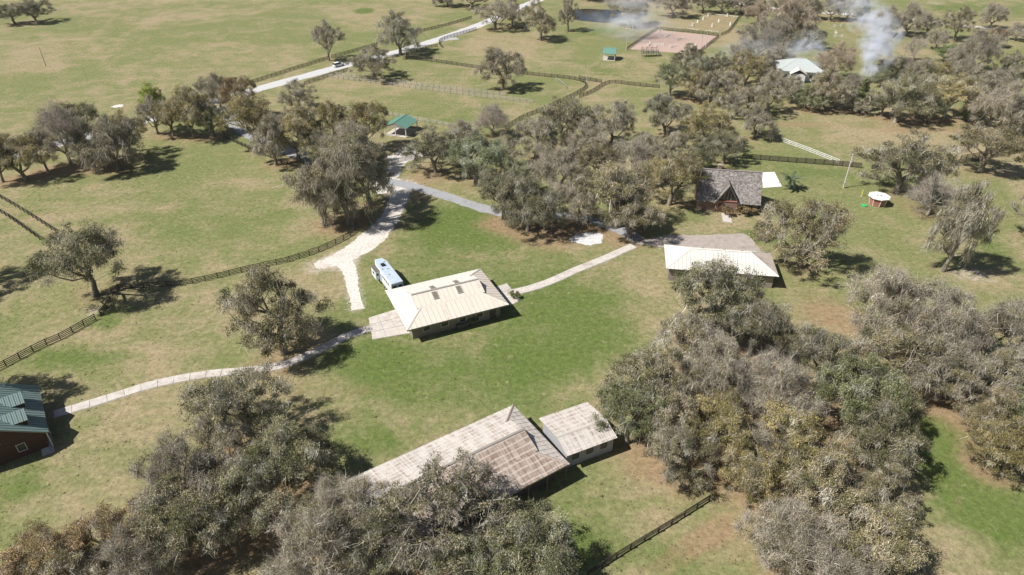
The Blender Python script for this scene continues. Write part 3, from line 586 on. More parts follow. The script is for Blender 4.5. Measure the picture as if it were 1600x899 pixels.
# ------------------------------------------------------------------ buildings
def clip(poly, ax, v, keep_ge):
    out = []
    for i, a in enumerate(poly):
        b = poly[(i + 1) % len(poly)]; fa = (a[ax] - v) * (1 if keep_ge else -1); fb = (b[ax] - v) * (1 if keep_ge else -1)
        if fa >= 0: out.append(a)
        if (fa >= 0) != (fb >= 0):
            t = fa / (fa - fb); out.append((a[0] + (b[0] - a[0]) * t, a[1] + (b[1] - a[1]) * t))
    return out
def roof_slope(parent, poly, mat, pw=0.95, row=4.0, thick=0.10, deck=None, rib=0.05):
    """poly: 3D corners; first edge is the eave. Deck plus one sheet object for each panel."""
    P = [Vector(p) for p in poly]; u = (P[1] - P[0]).normalized()
    n = Vector((0, 0, 0))
    for i in range(len(P)): n += P[i].cross(P[(i + 1) % len(P)])
    n.normalize()
    if n.z < 0: n = -n
    v = n.cross(u)
    if v.z < 0: u = -u; v = n.cross(u)
    o = P[0]; Q = [((p - o).dot(u), (p - o).dot(v)) for p in P]
    dk = MB().prism([p - n * 0.02 for p in P], -n * thick).build('roof_deck', deck or M['trim'], parent)
    u0 = min(q[0] for q in Q); u1 = max(q[0] for q in Q); v0 = min(q[1] for q in Q); v1 = max(q[1] for q in Q)
    nu = max(1, round((u1 - u0) / pw)); nv = max(1, math.ceil((v1 - v0) / row - 0.05)); du = (u1 - u0) / nu; dv = (v1 - v0) / nv
    for i in range(nu):
        for j in range(nv):
            a, b = u0 + i * du + 0.012, u0 + (i + 1) * du - 0.012; c, d = v0 + j * dv - (0.08 if j else 0), v0 + (j + 1) * dv
            q = clip(clip(clip(clip(Q, 0, a, True), 0, b, False), 1, c, True), 1, d, False)
            if len(q) < 3: continue
            ar = abs(sum(q[k][0] * q[(k + 1) % len(q)][1] - q[(k + 1) % len(q)][0] * q[k][1] for k in range(len(q)))) / 2
            if ar < 0.03: continue
            lift = 0.0 + random.uniform(0, 0.012); tl = random.uniform(-0.006, 0.006)
            def pt(x, h): return o + u * x[0] + v * x[1] + n * (h + (0.018 if (j and x[1] < c + .01) else 0) + tl * (x[0] - a))
            verts = [pt(x, lift) for x in q] + [pt(x, lift + 0.028) for x in q]; k = len(q); uvs = [x for x in q] * 2
            faces = [list(reversed(range(k))), [k + m for m in range(k)]] + [[m, (m + 1) % k, k + (m + 1) % k, k + m] for m in range(k)]
            # raised seam on the left edge
            s0 = [x for x in q if abs(x[0] - a) < 1e-3]
            if rib and len(s0) >= 2:
                ya, yb = min(x[1] for x in s0), max(x[1] for x in s0); m0 = len(verts)
                for yy in (ya, yb):
                    for xx, h in ((a, lift + .028), (a + .05, lift + .028), (a + .05, lift + .028 + rib), (a, lift + .028 + rib)):
                        verts.append(pt((xx, yy), h)); uvs.append((xx, yy))
                faces += [[m0, m0 + 1, m0 + 2, m0 + 3], [m0 + 7, m0 + 6, m0 + 5, m0 + 4]] + [[m0 + w, m0 + 4 + w, m0 + 4 + (w + 1) % 4, m0 + (w + 1) % 4] for w in (1, 2, 3)]
            me = bpy.data.meshes.new('roof_panel'); me.from_pydata([tuple(x) for x in verts], [], faces); me.materials.append(mat)
            uvl = me.uv_layers.new(name='UVMap'); lv = np.empty(len(me.loops), np.int32); me.loops.foreach_get('vertex_index', lv)
            uvl.data.foreach_set('uv', np.array(uvs, np.float32)[lv].ravel())
            link(bpy.data.objects.new('roof_panel', me), dk)
    return dk
def ridge_cap(parent, a, b, mat, w=0.32):
    a = Vector(a); b = Vector(b); d = (b - a).normalized(); s = d.cross(Vector((0, 0, 1))).normalized(); up = s.cross(d)
    mb = MB(); prof = [s * w + up * -0.03, up * 0.10, s * -w + up * -0.03, up * 0.03]
    mb.prism([a + p for p in prof], b - a); return mb.build('ridge_cap', mat, parent)
def wall_box(parent, cx, cy, L, W, z0, z1, mat, t=0.2):
    for x, y, l, w in ((cx, cy - W / 2 + t / 2, L, t), (cx, cy + W / 2 - t / 2, L, t), (cx - L / 2 + t / 2, cy, t, W - 2 * t - .01), (cx + L / 2 - t / 2, cy, t, W - 2 * t - .01)):
        MB().box((x, y, (z0 + z1) / 2), (l, w, z1 - z0)).build('wall', mat, parent)
def window(parent, c, w, h, ny, frame=None, t=0.08):     # set proud of a wall that faces local y (ny = +-1) or x (ny = +-2)
    c = Vector(c); ax = Vector((1, 0, 0)) if abs(ny) == 1 else Vector((0, 1, 0)); nn = Vector((0, 1 if ny == 1 else -1, 0)) if abs(ny) == 1 else Vector((1 if ny == 2 else -1, 0, 0))
    mb = MB(); z = Vector((0, 0, 1))
    for d, l, v in ((-h / 2, w, 0), (h / 2, w, 0), (-w / 2, h, 1), (w / 2, h, 1)):
        if v: mb.bar(c + ax * d - z * (h / 2 - .04) + nn * t, c + ax * d + z * (h / 2 - .04) + nn * t, 0.08)
        else: mb.bar(c + z * d - ax * (w / 2 + .04) + nn * t, c + z * d + ax * (w / 2 + .04) + nn * t, 0.08)
    f = mb.build('window', frame or M['pale_trim'], parent)
    q = [c + ax * (sx * w / 2) + z * (sz * h / 2) + nn * (t * 0.4) for sx, sz in ((-1, -1), (1, -1), (1, 1), (-1, 1))]
    MB().prism(q, nn * 0.02).build('pane', M['glass'], f); return f
def door(parent, c, w, h, ny, mat):
    sz = (w, 0.10, h) if abs(ny) == 1 else (0.10, w, h); off = Vector((0, 0.06 * (1 if ny > 0 else -1), 0)) if abs(ny) == 1 else Vector((0.06 * (1 if ny > 0 else -1), 0, 0))
    d = MB().box(Vector(c) + off, sz).build('door', mat, parent)
    MB().box(Vector(c) + off * 2.1 + (Vector((w * .38, 0, 0)) if abs(ny) == 1 else Vector((0, w * .38, 0))), (.12, .12, .12)).build('handle', M['galv'], d)

def dutch_barn(name, label, pos, rz, L, W, ez, rz_h, inset, mats, wall, pw=0.95, row=4.0, over=0.9, gable_mat=None, skylights=(), left_open=True):
    """eave rectangle L x W centred at the origin; mats = near, far, right, left slopes"""
    t = thing(name, label, 'barn', pos, rz); s = (rz_h - ez) / (W / 2); hz = ez + s * inset; l2, w2 = L / 2, W / 2; k = inset
    gx = l2 - inset; ov = 0.7     # gable overhang beyond the gablet wall
    near = [(-l2, -w2, ez), (l2, -w2, ez), (gx, -w2 + k, hz), (gx + ov, -w2 + k + .001, hz), (gx + ov, 0, rz_h), (-gx - ov, 0, rz_h), (-gx - ov, -w2 + k + .001, hz), (-gx, -w2 + k, hz)]
    # main slope split in a trapezoid and an upper band with the overhanging rakes
    roof_slope(t, [(-l2, -w2, ez), (l2, -w2, ez), (gx, -w2 + k, hz), (-gx, -w2 + k, hz)], mats[0], pw, row)
    roof_slope(t, [(-gx - ov, -w2 + k, hz + .015), (gx + ov, -w2 + k, hz + .015), (gx + ov, 0, rz_h + .015), (-gx - ov, 0, rz_h + .015)], mats[0], pw, row)
    roof_slope(t, [(-l2, w2, ez), (l2, w2, ez), (gx, w2 - k, hz), (-gx, w2 - k, hz)], mats[1], pw, row)
    roof_slope(t, [(-gx - ov, w2 - k, hz + .015), (gx + ov, w2 - k, hz + .015), (gx + ov, 0, rz_h + .015), (-gx - ov, 0, rz_h + .015)], mats[1], pw, row)
    roof_slope(t, [(l2, -w2, ez), (l2, w2, ez), (gx, w2 - k, hz), (gx, -w2 + k, hz)], mats[2], pw, row)
    roof_slope(t, [(-l2, -w2, ez), (-l2, w2, ez), (-gx, w2 - k, hz), (-gx, -w2 + k, hz)], mats[3], pw, row)
    for sx in (1, -1):
        MB().prism([(sx * (gx - .05), -w2 + k + .4, hz - .05), (sx * (gx - .05), w2 - k - .4, hz - .05), (sx * (gx - .05), 0, rz_h - .12)], (-sx * .1, 0, 0)).build('gable_vent', gable_mat or M['wall_dark'], t)
        for sy in (1, -1): ridge_cap(t, (sx * l2, sy * w2, ez + .05), (sx * gx, sy * (w2 - k), hz + .05), mats[0], 0.2)
    ridge_cap(t, (-gx - ov, 0, rz_h + .12), (gx + ov, 0, rz_h + .12), M['trim'], 0.22)
    wall_box(t, 0, 0, L - 2 * over, W - 2 * over, 0, ez - 0.02, wall)
    for x, y, l, w in ((0, -w2 + .02, L, .04), (0, w2 - .02, L, .04), (-l2 + .02, 0, .04, W - .1), (l2 - .02, 0, .04, W - .1)):
        MB().box((x, y, ez - .16), (l, w, .18)).build('fascia', M['trim'], t)
    for x, side_, up in skylights:
        y = -w2 * (1 - up) if side_ < 0 else w2 * (1 - up); z = ez + s * (w2 - abs(y)); a = math.atan(s) * (1 if side_ < 0 else -1)
        f = MB().box((x, y, z + .15), (0.95, 1.75, .16), R=Matrix.Rotation(a, 3, 'X')).build('skylight', M['trim'], t)
        MB().box((x, y, z + .235), (0.75, 1.55, .03), R=Matrix.Rotation(a, 3, 'X')).build('pane', M['wood_pane'], f)
    return t
M['wood_pane'] = simple('fibreglass_pane', (0.20, 0.17, 0.13), 0.4, 0.15, 2)
b1 = dutch_barn('barn', 'beige metal-roofed barn with skylights beside the horse trailer', (-12.67, 108.56, 0), math.radians(24.4), 20.0, 14.3, 3.2, 5.65, 3.9,
                [M['roof_tan2'] if 'roof_tan2' in M else M['roof_beige'], M['roof_white'], M['roof_beige'], M['roof_white']], M['wall_beige'], over=1.25, skylights=[(-2.6, -1, 0.80), (2.2, -1, 0.80), (-2.2, 1, .80), (2.6, 1, .80)])
for x in (-6, -2.5, 1, 4.5): window(b1, (x, -5.9, 1.7), 1.4, 1.2, -1)
door(b1, (7.2, -5.9, 1.1), 1.2, 2.1, -1, M['wall_dark']); door(b1, (-8.75, 0, 1.4), 3.2, 2.7, -2, M['wall_dark']); door(b1, (8.75, -1, 1.1), 1.2, 2.1, 2, M['wall_dark'])
MB().box((0.8, -6.3, .5), (2.2, .6, 1.0)).build('bench', M['wall_dark'], b1)
u33 = math.radians(33.2); ux, uy = math.cos(u33), math.sin(u33); L2 = 30.0
c2 = Vector((4.13 - ux * L2 / 2, 72.3 - uy * L2 / 2, 0))
b2 = dutch_barn('barn', 'long barn with rust-stained metal roof partly under a huge oak', c2, u33, L2, 14.3, 3.5, 5.85, 3.6, [M['roof_rust'], M['roof_pale'], M['roof_grey'], M['roof_grey']], M['wall_dark'], pw=0.92, row=3.0, over=1.4)
for x in (14.6, 11.4, 8.2, 5.0, 1.8, -1.4, -4.6, -8, -11.4, -14.6): MB().box((x, -6.9, 1.68), (.16, .16, 3.32)).build('post', M['timber'], b2)
for x in (13, 10, 7, 4, 1): window(b2, (x - 4, -5.75, 1.8), 1.1, 1.0, -1, M['timber'])
# shed with off-centre ridge
t = thing('shed', 'small square shed with weathered gable roof next to the long barn', 'shed', (9.78, 73.73, 0), math.radians(25.4))
l2, w2, yr, ez, zr = 4.25, 4.35, -1.2, 3.2, 4.15
roof_slope(t, [(-l2, -w2, ez), (l2, -w2, ez), (l2, yr, zr), (-l2, yr, zr)], M['roof_grey'], 0.85, 2.4); roof_slope(t, [(-l2, w2, ez - .2), (l2, w2, ez - .2), (l2, yr, zr), (-l2, yr, zr)], M['roof_pale'], 0.85, 2.4)
wall_box(t, 0.1, 0, 7.9, 7.4, 0, 3.05, M['wall_grey']); ridge_cap(t, (-l2, yr, zr + .06), (l2, yr, zr + .06), M['roof_pale'], 0.2)
for sx in (-1, 1): MB().prism([(sx * 3.9, -3.7, 3.02), (sx * 3.9, 3.6, 2.95), (sx * 3.9, yr, zr - .15)], (-sx * .12, 0, 0)).build('gable_wall', M['wall_grey'], t)
for x in (-2.4, 0, 2.4): window(t, (x, -3.7, 1.8), 1.0, 0.8, -1, M['timber'])

def hip_house(name, label, pos, rz, L, W, ez, rzh, mats, wall, ridge=None, over=0.7, pw=0.8, row=5.0, cat='house'):
    t = thing(name, label, cat, pos, rz); l2, w2 = L / 2, W / 2; r = (ridge if ridge is not None else (L - W)) / 2
    for sg, m in ((-1, mats[0]), (1, mats[1])): roof_slope(t, [(-l2, sg * w2, ez), (l2, sg * w2, ez), (r, 0, rzh), (-r, 0, rzh)], m, pw, row)
    for sg, m in ((1, mats[2]), (-1, mats[3])): roof_slope(t, [(sg * l2, -w2, ez), (sg * l2, w2, ez), (sg * r, 0, rzh)], m, pw, row)
    ridge_cap(t, (-r, 0, rzh + .08), (r + .02, 0, rzh + .08), mats[0], 0.2)
    for sx in (-1, 1):
        for sy in (-1, 1): ridge_cap(t, (sx * l2, sy * w2, ez + .04), (sx * r, 0, rzh + .05), mats[0], 0.16)
    wall_box(t, 0, 0, L - 2 * over, W - 2 * over, 0, ez, wall); return t
rh = hip_house('house', 'low house with white metal hip roof behind a large oak', (43.4, 122.4, 0), math.radians(-8.2), 22.3, 9.9, 3.3, 5.7, [M['roof_white'], M['roof_white'], M['roof_tan'], M['roof_white']], M['wall_beige'], ridge=11.8)
for x in (-8, -4.5, 4, 8): window(rh, (x, -4.25, 1.7), 1.5, 1.2, -1)
door(rh, (0, -4.25, 1.1), 1.1, 2.1, -1, M['wall_dark'])
for x in (-3.6, 0.8, 4.4): MB().box((x, 1.0, 5.35), (.5, .35, .5)).build('roof_vent', M['trim'], rh)
wh = hip_house('house', 'white hip-roofed house half hidden by trees and smoke', (112.5, 270, 0), math.radians(-12), 17, 15, 3.6, 6.8, [M['roof_sage']] * 4, M['wall_white'], ridge=3, row=9)
MB().box((-1.5, -8.2, 1.7), (5.2, 3.0, 3.4)).build('wall', M['wall_white'], wh)
roof_slope(wh, [(-4.6, -10.2, 3.3), (-4.6, -5.0, 3.3), (-1.5, -5.0, 5.0), (-1.5, -10.2, 5.0)], M['roof_white'], 0.9, 5); roof_slope(wh, [(1.6, -10.2, 3.3), (1.6, -5.0, 3.3), (-1.5, -5.0, 5.0), (-1.5, -10.2, 5.0)], M['roof_white'], 0.9, 5)
for x in (-5.5, 3.5, 6): window(wh, (x, -6.8, 1.8), 1.3, 1.3, -1)

# steep shingled house
a = math.radians(-9); t = thing('house', 'steep grey-shingled house with brick front gable', 'house', (54.0, 156.6, 0), a)
def shakes(parent, quad, name='shingle_courses', hole=None, cw=0.36, ch=0.34):
    P = [Vector(p) for p in quad]; u = (P[1] - P[0]); v = (P[3] - P[0]); nrm = u.cross(v).normalized(); nrm = nrm if nrm.z > 0 else -nrm; nu = int(u.length / cw); nv = int(v.length / ch); mb = MB()
    for j in range(nv):
        for i in range(nu):
            q0 = (i + (0.5 if j % 2 else 0)) / nu; q1 = min(q0 + 0.96 / nu, 1)
            if q0 >= 0.999: continue
            c = P[0] + u * ((q0 + q1) / 2) + v * ((j + .5) / nv)
            if hole and hole(c): continue
            h0 = 0.05 + random.random() * 0.07; h1 = 0.015; e = random.uniform(-0.15, 0.1) / nv
            A = P[0] + u * q0 + v * (j / nv + e); B = P[0] + u * q1 + v * (j / nv + e); C = P[0] + u * q1 + v * ((j + 1.15) / nv); D = P[0] + u * q0 + v * ((j + 1.15) / nv)
            n0 = len(mb.v); mb.v += [tuple(A), tuple(B), tuple(C), tuple(D), tuple(A + nrm * h0), tuple(B + nrm * h0), tuple(C + nrm * h1), tuple(D + nrm * h1)]
            mb.f += [[n0 + k for k in q] for q in ((4, 5, 6, 7), (0, 1, 5, 4), (1, 2, 6, 5), (3, 0, 4, 7))]
    o = mb.build(name, M['shake_var'], parent); o['kind'] = 'stuff'; return o
ms = NT('weathered_shakes', 0.95, 0.1); wn_ = ms.n('ShaderNodeTexWhiteNoise'); gm_ = ms.n('ShaderNodeNewGeometry'); ms.l(gm_.outputs['Random Per Island'], wn_.inputs['Vector'])
M['shake_var'] = ms.out(ms.mix(0.35, ms.ramp(gm_.outputs['Random Per Island'], [(0, (0.12, 0.104, 0.092)), (0.5, (0.27, 0.242, 0.218)), (1, (0.42, 0.39, 0.36))]), ms.ramp(ms.noise(ms.coord(), 0.6, 4), [(0.3, (0.16, 0.14, 0.125)), (0.7, (0.33, 0.30, 0.275))])))
hl, dz = 7.7, 5.3; R9 = 8.8; E25 = 2.4
for sg in (-1, 1):
    q = [(-hl, sg * dz, E25), (hl, sg * dz, E25), (hl, 0, R9), (-hl, 0, R9)]
    d_ = Vector(q[1]) - Vector(q[0]); nn = Vector((0, sg * (R9 - E25), dz)).normalized()
    MB().prism(q, -nn * .15).build('roof_deck', M['timber'], t)
    shakes(t, [Vector(p) + nn * .004 for p in q], hole=(lambda c: c.y < -2.4 and abs(c.x + 0.4) < (7.0 - c.z) * 0.60) if sg < 0 else None)
ridge_cap(t, (-hl, 0, R9 + .1), (hl, 0, R9 + .1), M['shake'], .25)
wall_box(t, 0, 0, 2 * hl - 1.0, 2 * dz - 1.2, 0, E25 + .3, M['brick'])
for sx in (-1, 1): MB().prism([(sx * 7.2, -4.6, 2.7), (sx * 7.2, 4.6, 2.7), (sx * 7.2, 0, 8.2)], (-sx * .15, 0, 0)).build('gable_wall', M['brick'], t)
# front cross gable (faces the lawn)
gx0 = -0.4; yf = -5.9; apex = 7.2; gh = 3.0; ge = 2.3; yback = -1.4
for sx in (-1, 1):
    q = [Vector((gx0 + sx * gh, yf, ge)), Vector((gx0 + sx * gh, -4.9, ge)), Vector((gx0, yback, apex)), Vector((gx0, yf, apex))]
    nn = (q[1] - q[0]).cross(q[3] - q[0]).normalized(); nn = nn if nn.z > 0 else -nn
    MB().prism(q, -nn * .15).build('roof_deck', M['timber'], t)
    shakes(t, [q[0] + nn * .005, q[1] + nn * .005, q[2] + nn * .005, q[3] + nn * .005])
    MB().bar((gx0 + sx * (gh + .02), yf - .05, ge - .08), (gx0, yf - .05, apex - .05), .12, .25).build('bargeboard', M['wall_dark'], t)
MB().box((gx0, yf + .65, 1.45), (5.2, .3, 2.9)).build('wall', M['brick'], t)
MB().prism([(gx0 - 2.2, yf + .75, 3.0), (gx0 + 2.2, yf + .75, 3.0), (gx0, yf + .75, 6.6)], (0, .05, 0)).build('gable_glass', M['glass'], t)
for x in (-.75, 0.05, .85): MB().box((gx0 + x, yf + .70, 2.9 + (3.5 - abs(x) * 1.7) / 2), (.12, .08, 3.5 - abs(x) * 1.75)).build('mullion', M['trim'], t)
MB().box((gx0, yf + .62, 2.95), (5.2, .5, .2)).build('lintel', M['red_panel'], t); door(t, (gx0 - 1.2, yf + .48, 1.15), 1.3, 2.2, -1, M['red_wood'])
MB().box((-2.6, 0.5, 9.1), (.8, .8, 1.6)).build('chimney', M['brick'], t); MB().box((-2.6, .5, 9.95), (.95, .95, .12)).build('chimney_cap', M['trim'], t)
for x in (3.2, 5.6): window(t, (x, -4.7, 1.5), 1.2, 1.1, -1)

# green-roofed house at the left: long axis away from the camera
ga = math.atan2(0.810, -0.585) - math.pi / 2
_c = G(76, 676, 3.0); _r = Matrix.Rotation(ga, 3, 'Z') @ Vector((6.4, -4.6, 0))
gh_ = thing('house', 'red-sided house with green metal roof and dormers', 'house', (_c.x - _r.x, _c.y - _r.y, 0), ga)
# local: y runs from the near gable (y=-?) to the far end; right eave at x=+7
ex, yn, yfar, ez, zr = 6.4, -4.6, 8.2, 3.0, 7.2
for sx in (1, -1): roof_slope(gh_, [(sx * ex, yn, ez), (sx * ex, yfar, ez), (0, yfar, zr), (0, yn, zr)], M['roof_green'], 0.6, 9.0, rib=.07)
ridge_cap(gh_, (0, yn, zr + .06), (0, yfar, zr + .06), M['roof_green'], .2)
wall_box(gh_, 0, (yn + yfar) / 2, 2 * ex - 1.6, yfar - yn - 1.2, 0, ez, M['red_wood'])
MB().prism([(-5.6, yn + .62, 2.98), (5.6, yn + .62, 2.98), (0, yn + .62, 6.7)], (0, .12, 0)).build('gable_wall', M['red_wood'], gh_)
MB().box((5.35, yn + 1.5, .06), (1.6, 5, .12)).build('porch_floor', M['concrete'], gh_)
for y in (yn + .25, yn + 3.4): MB().box((6.1, y, 1.5), (.14, .14, 2.9)).build('porch_post', M['pale_trim'], gh_)
for k in range(11): MB().box((0, yn + .585, .2 + k * .27), (11.2, .03, .24)).build('siding_board', M['red_wood'], gh_)
window(gh_, (2.6, yn + .57, 1.8), 1.1, 1.3, -1); window(gh_, (0, yn + .57, 4.3), 1.1, 1.2, -1)
for yd in (-1.6, 2.9):
    x0, x1, zt, zb, hw = 1.0, 4.4, 6.55, 5.35, 1.25
    for sy in (-1, 1): roof_slope(gh_, [(x1 + .25, yd + sy * (hw + .2), zb), (x0 + .1, yd + sy * (hw + .2), zb), (x0 + .1, yd, zt), (x1 + .25, yd, zt)], M['roof_green'], 0.55, 4, rib=.06)
    MB().box(((x0 + x1) / 2, yd, 4.6), (x1 - x0, 2 * hw, 1.55)).build('dormer_wall', M['red_wood'], gh_)
    MB().prism([(x1 - .01, yd - hw, 5.36), (x1 - .01, yd + hw, 5.36), (x1 - .01, yd, 6.4)], (-.1, 0, 0)).build('dormer_gable', M['red_wood'], gh_)
    window(gh_, (x1, yd, 4.75), .9, .9, 2)

# pavilions with green roofs
def pavilion(label, p, rz, L, W, ez, zr, posts=2, rm='roof_mint'):
    t = thing('pavilion', label, 'pavilion', p, rz); l2, w2 = L / 2, W / 2
    for sg in (-1, 1): roof_slope(t, [(-l2, sg * w2, ez), (l2, sg * w2, ez), (l2, 0, zr), (-l2, 0, zr)], M[rm], 0.9, 9)
    ridge_cap(t, (-l2, 0, zr + .05), (l2, 0, zr + .05), M[rm], .18)
    for sx in (-1, 1):
        MB().prism([(sx * (l2 - .15), -w2 + .3, ez), (sx * (l2 - .15), w2 - .3, ez), (sx * (l2 - .15), 0, zr - .12)], (-sx * .08, 0, 0)).build('gable_wall', M['trim'], t)
        for k in range(posts + 1):
            y = -w2 + .35 + (W - .7) * k / posts; MB().box((sx * (l2 - .4), y, ez / 2), (.24, .24, ez)).build('post', M['pale_trim'], t)
    for sg in (-1, 1): MB().box((0, sg * (w2 - .35), ez - .1), (L - 1.1, .12, .2)).build('beam', M['trim'], t)
    MB().box((0, 0, .05), (L - .5, W - .5, .1)).build('floor', M['concrete'], t); return t
pavilion('mint green roofed pavilion among the oaks by the pale rail fence', (-35, 207.5, 0), math.radians(70), 8.5, 8.0, 2.9, 4.4)
pavilion('small mint green roofed pavilion in the meadow by the clay arena', (41.5, 296, 0), math.radians(-12), 5.6, 7.0, 2.8, 4.6, 3)
flat_poly('sand_patch', [(173, 167), (180, 164.5), (193, 163.5), (192, 167), (180, 169)], 0.02, M['gravel'], 5, 0.25)

# octagonal kiosk
k_ = thing('kiosk', 'octagonal red-panelled kiosk with flat white roof', 'kiosk', (92.4, 155.8, 0), 0.2)
def octo(r, z, ph=math.pi / 8): return [(r * math.cos(ph + i * math.pi / 4), r * math.sin(ph + i * math.pi / 4), z) for i in range(8)]
o_ = octo(2.65, 2.15); MB().prism(o_, (0, 0, .16)).build('roof', M['white_paint'], k_)
mb = MB(); n0 = len(mb.v); mb.v += octo(2.55, 2.315) + [(0, 0, 2.75)]; mb.f += [[i, (i + 1) % 8, 8] for i in range(8)] + [list(reversed(range(8)))]; mb.build('roof_cap', M['white_paint'], k_)
for x, y in ((-.9, -.2), (-.2, -.7)): MB().tube((x, y, 2.5), (x, y, 2.82), .28).build('roof_vent', M['galv'], k_)
lo = octo(1.85, 0.0); hi = octo(2.25, 2.14)
for i in range(8):
    j = (i + 1) % 8; A, B, C, D = [Vector(x) for x in (lo[i], lo[j], hi[j], hi[i])]; m_ = (A + B) / 2; inn = -Vector((m_.x, m_.y, 0)).normalized()
    A, B, C, D = A.lerp(B, .06), B.lerp(A, .06), C.lerp(D, .06), D.lerp(C, .06); MB().prism([A, B, C, D], inn * .08).build('panel', M['red_panel'], k_)
    MB().bar(lo[i], hi[i], .14).build('post', M['white_paint'], k_)

# ------------------------------------------------------------------ fences
post_me = {}
def fence(pix, label, mat='wood_fence', rails=4, h=1.35, near=False, group=None, spacing=2.44, name='board_fence', close=False):
    P = smooth_line([G(*p) for p in pix], spacing); o = P[0].copy(); t = thing(name, label, 'fence', (o.x, o.y, 0), 0, group)
    key = (mat, h)
    if key not in post_me:
        ob = MB().box((0, 0, h / 2 + .03), (.13, .13, h + .06)).build('post', M[mat]); post_me[key] = ob.data; bpy.data.objects.remove(ob)
        ob = MB().box((0, 0, 0), (1, .04, .15)).build('rail', M[mat]); post_me[key + ('r',)] = ob.data; bpy.data.objects.remove(ob)
    for p in P:
        q = bpy.data.objects.new('post', post_me[key]); q.location = (p.x - o.x, p.y - o.y, random.uniform(-.04, .02)); q.rotation_euler = (random.gauss(0, .015), random.gauss(0, .015), random.random()); link(q, t)
    for r in range(rails):
        z = h - .12 - r * (h - .35) / max(rails - 1, 1)
        if near:
            for a, b in zip(P[:-1], P[1:]):
                d = b - a; q = bpy.data.objects.new('rail', post_me[key + ('r',)]); m_ = (a + b) / 2; n = Vector((-d.y, d.x, 0)).normalized() * .085
                q.location = (m_.x - o.x + n.x, m_.y - o.y + n.y, z + random.gauss(0, .012)); q.scale = (d.length - .01, 1, 1); q.rotation_euler = (0, random.gauss(0, .006), math.atan2(d.y, d.x)); link(q, t)
        else:
            mb = MB()
            for a, b in zip(P[:-1], P[1:]):
                d = b - a; n = Vector((-d.y, d.x, 0)).normalized() * .085; m_ = (a + b) / 2 - Vector((o.x, o.y, 0)) + n
                mb.box((m_.x, m_.y, z), (d.length, .04, .15), math.atan2(d.y, d.x))
            mb.build('rail', M[mat], t)
    return t
fence([(-12, 584), (30, 562), (62, 545), (98, 529), (128, 512), (150, 500)], 'dark four-board fence curving above the bright green verge', near=True)
fence([(158, 494), (166, 486), (174, 472), (178, 460), (190, 452), (240, 450), (290, 446), (350, 433), (400, 421), (450, 410)], 'dark board fence running past the leaning oak', near=True)
fence([(452, 409), (490, 397), (520, 384), (545, 371), (556, 362)], 'dark board fence curving along the white gravel drive', near=True)
fence([(918, 902), (980, 862), (1040, 826), (1108, 783)], 'weathered dark fence beside the sandy wheel tracks', near=True, h=1.2)
fence([(-10, 304), (30, 327), (60, 346), (88, 364)], 'outer dark fence of the narrow grass lane')
fence([(-10, 326), (20, 345), (62, 375)], 'inner dark fence of the narrow grass lane')
fence([(352, 216), (390, 234), (430, 250), (468, 263)], 'dark fence beside the entrance drive')
fence([(395, 130), (455, 111), (512, 93)], 'dark roadside fence leading up to the parked car')
fence([(518, 91), (580, 74), (640, 55), (700, 40), (737, 29)], 'dark roadside fence between the slim oak and the far trees')
fence([(476, 133), (505, 123), (544, 111)], 'short dark fence across the road from the car')
fence([(655, 76), (684, 74)], 'short dark fence by the gravel turnout'); fence([(691, 75), (686, 68), (694, 62), (720, 54), (744, 47)], 'dark fence with a curled end at the turnout')
fence([(635, 92), (690, 99), (750, 108), (830, 118), (890, 124), (912, 130), (914, 138), (904, 146), (880, 158)], 'long dark paddock fence with a rounded corner')
fence([(876, 160), (850, 172), (815, 186), (790, 202)], 'dark paddock fence sloping down to the leafless pale tree'); fence([(905, 153), (925, 145), (952, 131), (990, 134), (1030, 138)], 'dark fence around the small back paddock'); fence([(905, 124), (940, 130)], 'short dark fence spur beside the meadow lamp')
fence([(1160, 248), (1220, 253), (1290, 258), (1345, 263)], 'dark close-boarded fence behind the lawn', rails=6, h=1.6); fence([(1440, 262), (1500, 256), (1560, 246), (1610, 236)], 'dark fence behind the wide low oak', rails=5); fence([(1500, 250), (1560, 239), (1610, 229)], 'second dark fence parallel behind the wide low oak')
fence([(1160, 20), (1140, 48), (1126, 56)], 'dark fence on the tree side of the white-railed ring'); fence([(980, 78), (1003, 62), (1026, 47)], 'dark fence on the meadow side of the clay arena'); fence([(1027, 46.5), (1075, 51), (1122, 57)], 'dark fence on the far side of the clay arena'); fence([(1123, 58), (1105, 72), (1090, 84)], 'dark fence on the smoky side of the clay arena')
fence([(512, 121), (580, 130), (680, 143), (760, 153), (832, 161)], 'long bleached rail fence across the paddock', 'pale_fence', 3, 1.3); fence([(440, 160), (520, 170), (590, 178), (660, 190), (742, 206)], 'bleached rail fence above the mint pavilion', 'pale_fence', 3, 1.3); fence([(516, 117), (600, 127), (700, 140), (790, 150)], 'second bleached rail fence close behind the first', 'pale_fence', 3, 1.3)
fence([(868, 126), (880, 134), (884, 139)], 'short bleached fence in the paddock corner', 'pale_fence', 2, 1.2); fence([(1222, 222), (1265, 238), (1310, 256)], 'white rail fence crossing the dry meadow', 'white_paint', 3, 1.3)
fence([(612, 256), (626, 253), (644, 249)], 'grey wire gate panel on the gravel court', 'galv', 4, 1.3, near=True, spacing=2.2, name='wire_gate')
fence([(1075, 46), (1091, 48)], 'low white ring rail, the part left of the entry gap', 'white_paint', 1, .6); fence([(1102, 49.5), (1122, 51)], 'low white ring rail, the part by the dark fence', 'white_paint', 1, .6); fence([(1111, 23), (1155, 28)], 'low white ring rail on the far short side', 'white_paint', 1, .6)
fence([(1074, 45), (1092, 34), (1110, 23)], 'low white ring rail on the meadow long side', 'white_paint', 1, .5, spacing=5)

